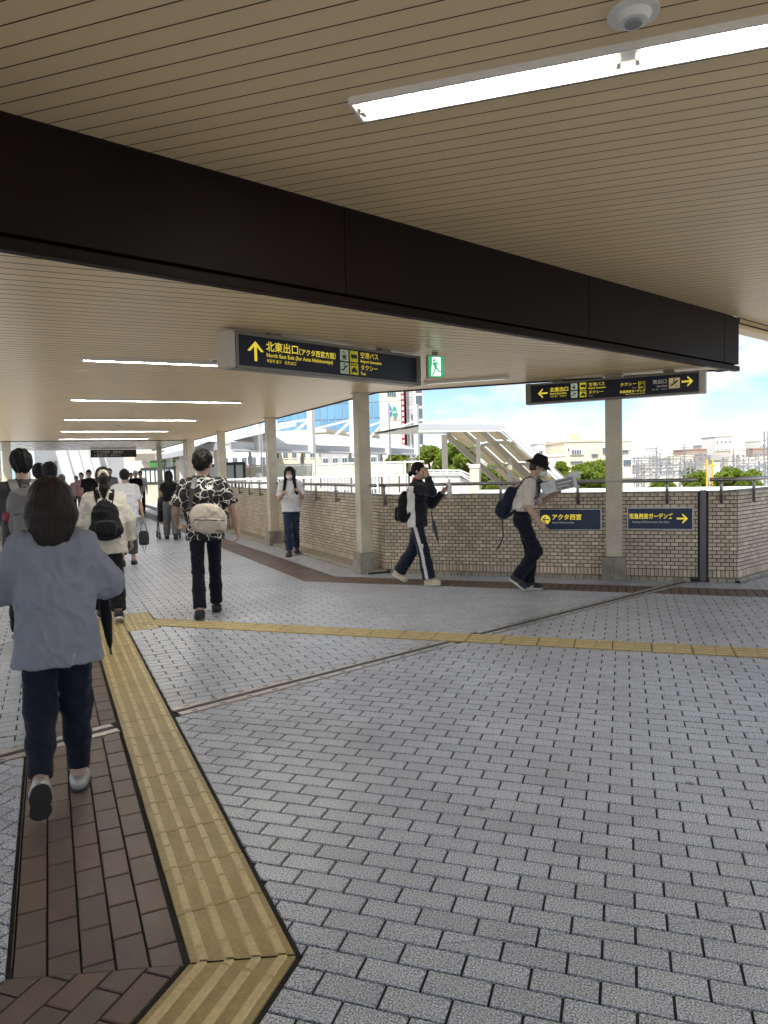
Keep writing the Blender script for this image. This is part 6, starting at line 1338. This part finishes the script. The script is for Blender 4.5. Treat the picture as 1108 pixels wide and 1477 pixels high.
def pattern_mat():
    m = bpy.data.materials.new('brush_pattern'); m.use_nodes = True; t = m.node_tree; N = t.nodes; L = t.links; b = N['Principled BSDF']; b.inputs['Roughness'].default_value = .8
    c = N.new('ShaderNodeTexCoord'); n = N.new('ShaderNodeTexNoise'); n.inputs['Scale'].default_value = 9; L.new(c.outputs['Object'], n.inputs['Vector'])
    mx_ = N.new('ShaderNodeMix'); mx_.data_type = 'VECTOR'; mx_.inputs[0].default_value = .10; L.new(c.outputs['Object'], mx_.inputs[4]); L.new(n.outputs['Color'], mx_.inputs[5])
    v = N.new('ShaderNodeTexVoronoi'); v.feature = 'DISTANCE_TO_EDGE'; v.inputs['Scale'].default_value = 13.5; L.new(mx_.outputs[1], v.inputs['Vector'])
    n2 = N.new('ShaderNodeTexNoise'); n2.inputs['Scale'].default_value = 14; L.new(c.outputs['Object'], n2.inputs['Vector'])
    q = N.new('ShaderNodeMapRange'); q.inputs[1].default_value = .35; q.inputs[2].default_value = .6; q.inputs[3].default_value = .006; q.inputs[4].default_value = .068; L.new(n2.outputs[0], q.inputs[0])
    lt_ = N.new('ShaderNodeMath'); lt_.operation = 'LESS_THAN'; L.new(v.outputs['Distance'], lt_.inputs[0]); L.new(q.outputs[0], lt_.inputs[1])
    r = N.new('ShaderNodeMix'); r.data_type = 'RGBA'; r.inputs[6].default_value = (.010, .009, .009, 1); r.inputs[7].default_value = (.66, .63, .58, 1); L.new(lt_.outputs[0], r.inputs[0]); L.new(r.outputs[2], b.inputs['Base Color']); return m
I = person('man from behind in black and white brush patterned shirt with black trousers', xy=(-1.90, 7.58), H=1.715, face=107, sex='m', lean=1, hunch=3, hp=2, hy=-32, legs=((-13, 10, 10, 1), (14, 5, 0, 1)), arms=(((-.12, .0, -.25), (-.11, .17, -.36)), ((.12, -.02, -.25), (.17, .03, -.5))),
    top=dict(mat=pattern_mat(), ease=.030, hem=-.12, hemr=.125, hems=1.42, sleeve=.86, cuff=.090, sh=.066, folds=.010, boxy=True, neck=.022), pants=dict(mat=NAVYC, th=.084, kn=.062, cu=.066, len=.97), shoes=('leather', M_SHOEB, M_SOLEK), hair=dict(style='short', mat=HAIRB, amp=.013, vol=1.15), glasses=True, seed=71, palms=((1, .2, 0), (-1, .2, 0)))
bg = like(I, 'shoulder_bag', 'beige shoulder bag on the lower back of the patterned shirt man', 'shoulder bag'); c = I['pel'] + V3(.03, -.215, .075); BX = (nrm(V3(1, 0, -.10)), V3(0, 1, 0), nrm(V3(.10, 0, 1)))
BEIG = cloth('beige_nylon', (.52, .46, .38), .6, var=.05, bump=.1); g = Field(c - .36, c + .36, .0075); g.ell(c, BX, (.18, .075, .115), pw=3.0); g.ell(c + V3(-.01, 0, .10), BX, (.15, .06, .09), k=.04, pw=2.6); skin_obj('body', g, BEIG, bg, [(.009, 15, 5, (1, 1, 1), 'r'), (.004, 40, 6, (1, 1, 1), 'r')], 2)
g = Field(c - .36, c + .36, .0075); g.ell(c + V3(.01, -.065, -.035), BX, (.165, .035, .075), pw=3.2); skin_obj('pocket', g, BEIG, bg, [(.005, 22, 7, (1, 1, 1), 'r')], 2)
child('zip', ribbon([c + V3(-.15, -.085, .035), c + V3(0, -.10, .028), c + V3(.15, -.085, .01)], .012, .003, [V3(0, -1, 0)] * 3), M_DARK, bg); child('logo_tab', ribbon([c + V3(.06, -.105, -.085), c + V3(.13, -.10, -.092)], .012, .002, [V3(0, -1, 0)] * 2), M_DARK, bg)
nb, up, fw, X, S = I['nb'], I['up'], I['fw'], I['X'], I['S']; l = nb - X * .085 * S
child('strap', ribbon([c + V3(-.15, -.02, .13), I['waist'] + V3(-.15, -.15, .06), I['chest'] + V3(-.115, -.155, .06), l - fw * .06 + up * .010, l + up * .035, l + fw * .07 + up * .0, I['chest'] + V3(.04, .165, .0), I['waist'] + V3(.15, .11, -.02), c + V3(.19, .05, .08)], .045, .006, [V3(-.4, -1, .2), V3(-.4, -1, 0), V3(0, -1, .2), V3(0, -.6, 1), V3(0, 0, 1), V3(0, 1, .6), V3(0, 1, 0), V3(1, .6, 0), V3(1, 0, 0)]), M_DARK, bg)
child('buckle', MB().box(tuple(c + V3(.20, .02, .06)), (.02, .05, .07)), M_DARK, bg)

I = person('woman walking towards us in white t-shirt, jeans and white face mask', xy=(-1.66, 12.85), H=1.575, face=-88, sex='f', lean=2, hunch=4, hp=16, hy=-6, legs=((-10, 18, 10, -3), (12, 6, 0, -3)), arms=(((-.07, .04, -.26), (-.04, .22, -.15)), ((.07, .04, -.26), (-.02, .24, -.16))), palms=((1, 0, -.3), (-1, 0, -.3)),
    top=dict(mat=WHITET, ease=.028, hem=-.07, hemr=.122, hems=1.45, sleeve=.85, cuff=.074, sh=.062, folds=.009, boxy=True), pants=dict(mat=cloth('blue_denim', (.022, .040, .085), .85, var=.3, sc=18), th=.086, kn=.068, cu=.070), shoes=('boot', mat('dark_grey_shoe', (.05, .05, .05), .6), M_SOLEK), hair=dict(style='long', mat=HAIRB, amp=.004), mask=True, eyes=True, seed=81)
backpack(I, 'black backpack whose straps cross the white t-shirt of the masked woman', BLKC, size=(.27, .13, .36), drop=.1, pocket=False)

# track suit: white panels on the side and back
TRK = [cloth('track_black', (.012, .013, .018), .7, sheen=.3), cloth('track_white', (.62, .61, .60), .8)]
def jacket_fn(K):
    def fn(C):
        o = np.zeros(len(C)); z = (C - K['waist']) @ K['up']; S = K['S']
        o = np.where((C[:, 1] < .030 + .10 * np.clip(z - .10, 0, .2)) & (C[:, 1] > -.20) & (np.abs(C[:, 0]) > .085 - .3 * np.clip(z - .06, 0, .2)) & (z < .30 * S), 1, o)
        for i in (0, 1):
            s0, el, wr = K['A'][i]; ab = el - s0; t = ((C - s0) @ ab) / (ab @ ab); q = C - (s0 + np.clip(t, 0, 1.3)[:, None] * ab); d = np.linalg.norm(q, axis=1)
            o = np.where((t > .12) & (d < .085), 0, o); ab2 = wr - el; t2 = ((C - el) @ ab2) / (ab2 @ ab2); q = C - (el + np.clip(t2, 0, 1)[:, None] * ab2); o = np.where((t2 > 0) & (np.linalg.norm(q, axis=1) < .075), 0, o)
        return o
    return fn
I = person('woman in black and white track suit striding right with hand raised to forehead', xy=(.43, 9.27), H=1.565, face=-22, sex='f', lean=1, hunch=2, hp=2, hy=-4, legs=((-14, 20, 30, 1), (15, 4, -4, 1)), arms=(((-.02, .14, -.22), (.02, .30, -.10)), ((.05, .25, -.05), (-.075, .155, .22))), palms=((1, 0, .2), (-1, -.3, 0)),
    top=dict(mat=TRK, name='track_jacket', matfn=jacket_fn, ease=.026, hem=-.10, hemr=.126, hems=1.35, long=True, sleeve=.90, slr=.066, cuff=.052, sh=.062, folds=.008, boxy=True, neck=.03), pants=dict(mat=[cloth('track_navy', (.010, .014, .030), .7, sheen=.3), TRK[1]], stripe=True, th=.094, kn=.082, cu=.094, len=.97), shoes=('sneaker', M_SHOEC, M_SOLEW), hair=dict(style='bun', mat=HAIRB, amp=.003, bun=(.0, -.140, -.045)), eyes=True, seed=91, curl=.35)
child('collar', MB().tube([I['nb'] + V3(0, -.02, .0), I['nb'] + V3(0, .0, .05)], [.066, .060], 16), mat('red_lining', (.35, .02, .03), .8), I['root'])
backpack(I, 'black backpack on the track suit woman', BLKC, size=(.30, .17, .46), drop=.12, tear=1, back=.11)
q = I['A'][0][2] + V3(.01, .09, .02); bt = like(I, 'bottle', 'clear drink bottle in a bag held by the track suit woman', 'bottle'); M_PLAS = mat('clear_plastic', (.80, .80, .80), .25, var=.2, bump=.4, bscale=40); child('bottle', MB().tube([q + V3(0, 0, -.10), q + V3(0, 0, .05), q + V3(0, 0, .09), q + V3(0, 0, .13)], [.032, .032, .014, .014], 12), M_PLAS, bt, True); child('cap', MB().tube([q + V3(0, 0, .125), q + V3(0, 0, .145)], .016, 10), M_WHITE, bt)
um = like(I, 'umbrella', 'slim grey umbrella hanging in front of the track suit woman', 'umbrella'); q0 = I['pel'] + V3(-.06, .19, -.02); q1 = q0 + V3(0, .07, -.30); child('canopy', MB().tube([q0, q0 + (q1 - q0) * .3, q1], [.018, .030, .006], 10), cloth('grey_nylon', (.07, .08, .10), .6), um, True); child('handle', MB().tube([q0, q0 + V3(0, -.02, .12)], .008, 6), M_DARK, um)

# old man with hat and parcel
SHIRT = cloth('off_white_shirt', (.62, .57, .53), .85, var=.05, sc=10)
I = person('old man in black bucket hat and white mask stooping over a wrapped parcel', xy=(1.655, 8.60), H=1.615, face=-16, sex='m', lean=4, hunch=18, hp=24, hy=0, legs=((14, 20, 0, 1), (24, 60, 36, 1)), arms=(((-.03, .10, -.22), (.06, .26, -.15)), ((.05, -.02, -.25), (.05, .12, -.47))), palms=((1, .0, .5), (-1, .2, 0)),
    top=dict(mat=SHIRT, ease=.024, hem=.09, hemr=.108, hems=1.4, sleeve=.98, cuff=.062, sh=.062, folds=.011, boxy=True, neck=.02), pants=dict(mat=NAVYC, th=.096, kn=.078, cu=.076, len=.97, folds=.009), shoes=('sneaker', mat('navy_shoe', (.018, .022, .035), .6), M_SOLEW), hair=dict(style='short', mat=mat('grey_hair', (.04, .038, .036), .6), amp=.004, vol=.97), mask=True, glasses=True, tuck=True, seed=101)
HP = I['HP']; hx_, hf_, hu_ = I['hx'], I['hf'], I['hu']; ax3 = (hx_, hf_, hu_)
g = Field(HP(0, 0, .06) - .26, HP(0, 0, .06) + .26, .0065); g.cone(HP(0, -.012, .055), HP(0, -.016, .085), .112, .090, hx_, .95, k=.02); g.cut(HP(0, 0, .036), -hu_); g.cut(HP(0, 0, .155), hu_); skin_obj('hat', g, BLKC, I['root'], [(.003, 30, 3, (1, 1, 1), 'r')], 2)
nn = 32; b = MB(); rr = [(HP(.104 * math.cos(a), -.012 + .112 * math.sin(a), .048), HP(.150 * math.cos(a), -.012 + .172 * math.sin(a), .010)) for a in np.linspace(0, math.tau, nn, endpoint=False)]
V = [p[0] for p in rr] + [p[1] for p in rr] + [p[0] + hu_ * .006 for p in rr] + [p[1] + hu_ * .006 for p in rr]; b.add(V, [f_ for k in range(nn) for f_ in ((k, (k + 1) % nn, nn + (k + 1) % nn, nn + k), (2 * nn + k, 3 * nn + k, 3 * nn + (k + 1) % nn, 2 * nn + (k + 1) % nn), (nn + k, nn + (k + 1) % nn, 3 * nn + (k + 1) % nn, 3 * nn + k))]); child('hat_brim', b, BLKC, I['root'], True)
child('scarf', MB().tube([I['nb'] + V3(-.05, .03, .01), I['nb'] + V3(0, .09, -.03), I['nb'] + V3(.05, .03, .01)], [.02, .028, .02], 8), cloth('teal_scarf', (.05, .13, .13)), I['root'], True); child('belt', MB().tube([I['waist'] + I['up1'] * .0, I['waist'] + I['up1'] * .03], [.01, .01], 6), M_DARK, I['root'])
r, P = backpack(I, 'navy backpack with dangling strap on the old man', cloth('navy_pack', (.012, .016, .035), .7), size=(.28, .15, .44), drop=.16, back=.115, strap_w=.04)
child('loose_strap', ribbon([P(.10, .02, -.18) + V3(0, *o_) for o_ in ((0, 0), (.0, -.10), (.01, -.22), (-.03, -.32), (-.07, -.38))], .018, .003, [V3(1, 0, 0)] * 5), M_DARK, r)
pc = I['A'][0][2] + V3(.10, .05, .105); pk = like(I, 'parcel', 'silver grey parcel in clear wrap carried by the old man', 'parcel'); Mp = Matrix.Translation(tuple(pc)) @ Matrix.Rotation(rad(13), 4, 'X')
FOIL = mat('silver_wrap', (.52, .55, .56), .3, var=.35, scale=9, bump=.8, bscale=22); o = bevel(child('box', MB().box((0, 0, 0), (.24, .40, .135), Mp), FOIL, pk), .008); child('print_panel', MB().box((.1225, .07, .0), (.003, .20, .11), Mp), mat('grey_print', (.22, .22, .22), .5, var=.5, scale=40), pk)
child('print_line', MB().box((.125, .07, .02), (.002, .17, .012), Mp), M_WHITEB, pk); child('print_line', MB().box((.125, .05, -.02), (.002, .12, .010), Mp), M_WHITEB, pk)
g = Field(pc + V3(0, .17, .10) - .2, pc + V3(0, .17, .10) + .2, .007)
for k in range(7): a = k * .9; c_ = pc + V3(.03 * math.cos(a), .17 + .05 * math.sin(a * 1.3), .115 + .025 * math.sin(a)); g.ell(c_, (V3(1, 0, 0), V3(0, 1, 0), V3(0, 0, 1)), (.035, .04, .022), k=.005)
skin_obj('bow', g, M_PLAS, pk, [(.008, 60, 3, (1, 1, 1), 'r')])
for sd_ in (.021, -.021):
    for i in (0, 1):
        an, ft = I['J'][i][2], I['J'][i][3]; T = Matrix.Translation(tuple(an)) @ Matrix.Rotation(-ft, 4, 'X'); Sx = .046 if True else 0
        b = MB(); a0 = [(Sx, .0 + sd_ * .3, -.02), (Sx, .05 + sd_, -.068)]; b.bar(T @ Vector((Sx, .015 + sd_ * .6, -.022)), T @ Vector((Sx - .002, .055 + sd_ * .6, -.070)), .004, .008); b.bar(T @ Vector((Sx, .055 + sd_ * .5, -.026)), T @ Vector((Sx - .002, .02 + sd_ * .5, -.070)), .004, .008)
        child('shoe_stripe', b, M_WHITEB, I['root'])

# far people
PLAID = mat('plaid_shirt', (.42, .25, .24), .9, var=.35, scale=26); LB = cloth('light_blue_shirt', (.42, .48, .62)); 
far = [('man whose dark hair shows above the nearest woman, in light blue shirt', 57, 9.4, 1.66, 113, LB, NAVYC, 'short', {}), ('dark haired man just left of the nearest woman head, in grey shirt', 72, 8.6, 1.655, 113, GREYT, BLKC, 'short', {}),
       ('person in red plaid shirt walking towards us far down the passage', 117.5, 25.5, 1.63, -70, PLAID, GREYP, 'short', dict(eyes=True)), ('man in black polo shirt and glasses walking towards us', 128.5, 23.5, 1.70, -68, BLKC, GREYP, 'short', dict(eyes=True, glasses=True)),
       ('man in grey t-shirt walking towards us behind the ponytail woman', 158, 23.8, 1.73, -70, cloth('grey_tee', (.17, .165, .175)), NAVYC, 'short', dict(eyes=True)), ('far walker with pale pink top behind the white blouse woman', 189, 29, 1.60, -70, cloth('pink_top', (.6, .45, .42)), GREYP, 'short', dict(eyes=True)),
       ('far man in white cap and black vest walking towards us', 195.5, 27, 1.64, -68, BLKC, GREYP, 'short', dict(eyes=True, cap=1)), ('far man in white shirt beside the white cap man', 202.5, 28.5, 1.66, -70, WHITET, NAVYC, 'short', dict(eyes=True)), ('far walker with dark hair partly hidden at the plaid shirt', 110, 28, 1.52, -70, PLAID, BLKC, 'short', dict(eyes=True)), ('grey haired walker behind the nearest woman hair', 89, 17, 1.545, 113, GREYP, BLKC, 'short', dict(hairm=1))]
for i, (lb, u, y, H, fc, tm_, pm_, st, ex) in enumerate(far):
    k_ = dict(eyes=ex.get('eyes', False), glasses=ex.get('glasses', False))
    I = person(lb, u=u, y=y, H=H, face=fc, sex='m' if i not in (5,) else 'f', h=.012 if y > 15 else .009, lean=2, hunch=4, legs=((12, 5, 0), (-10, 14, 15)) if i % 2 else ((-10, 14, 15), (12, 5, 0)), top=dict(mat=tm_, ease=.022, sleeve=.8, cuff=.066, hem=-.06), pants=dict(mat=pm_), hair=dict(style=st, mat=HAIRB if not ex.get('hairm') else mat('grey_hair', (.09, .085, .08), .6), amp=.006), seed=200 + i * 10, **k_)
    if ex.get('cap'):
        g = Field(I['HP'](0, 0, .05) - .25, I['HP'](0, 0, .05) + .25, .008); a3 = (I['hx'], I['hf'], I['hu']); g.ell(I['HP'](0, -.01, .055), a3, (.093, .108, .09)); g.cut(I['HP'](0, 0, .045), -I['hu']); g.ell(I['HP'](0, .12, .05), a3, (.07, .07, .012), k=.01); skin_obj('cap', g, M_WHITEB, I['root'])
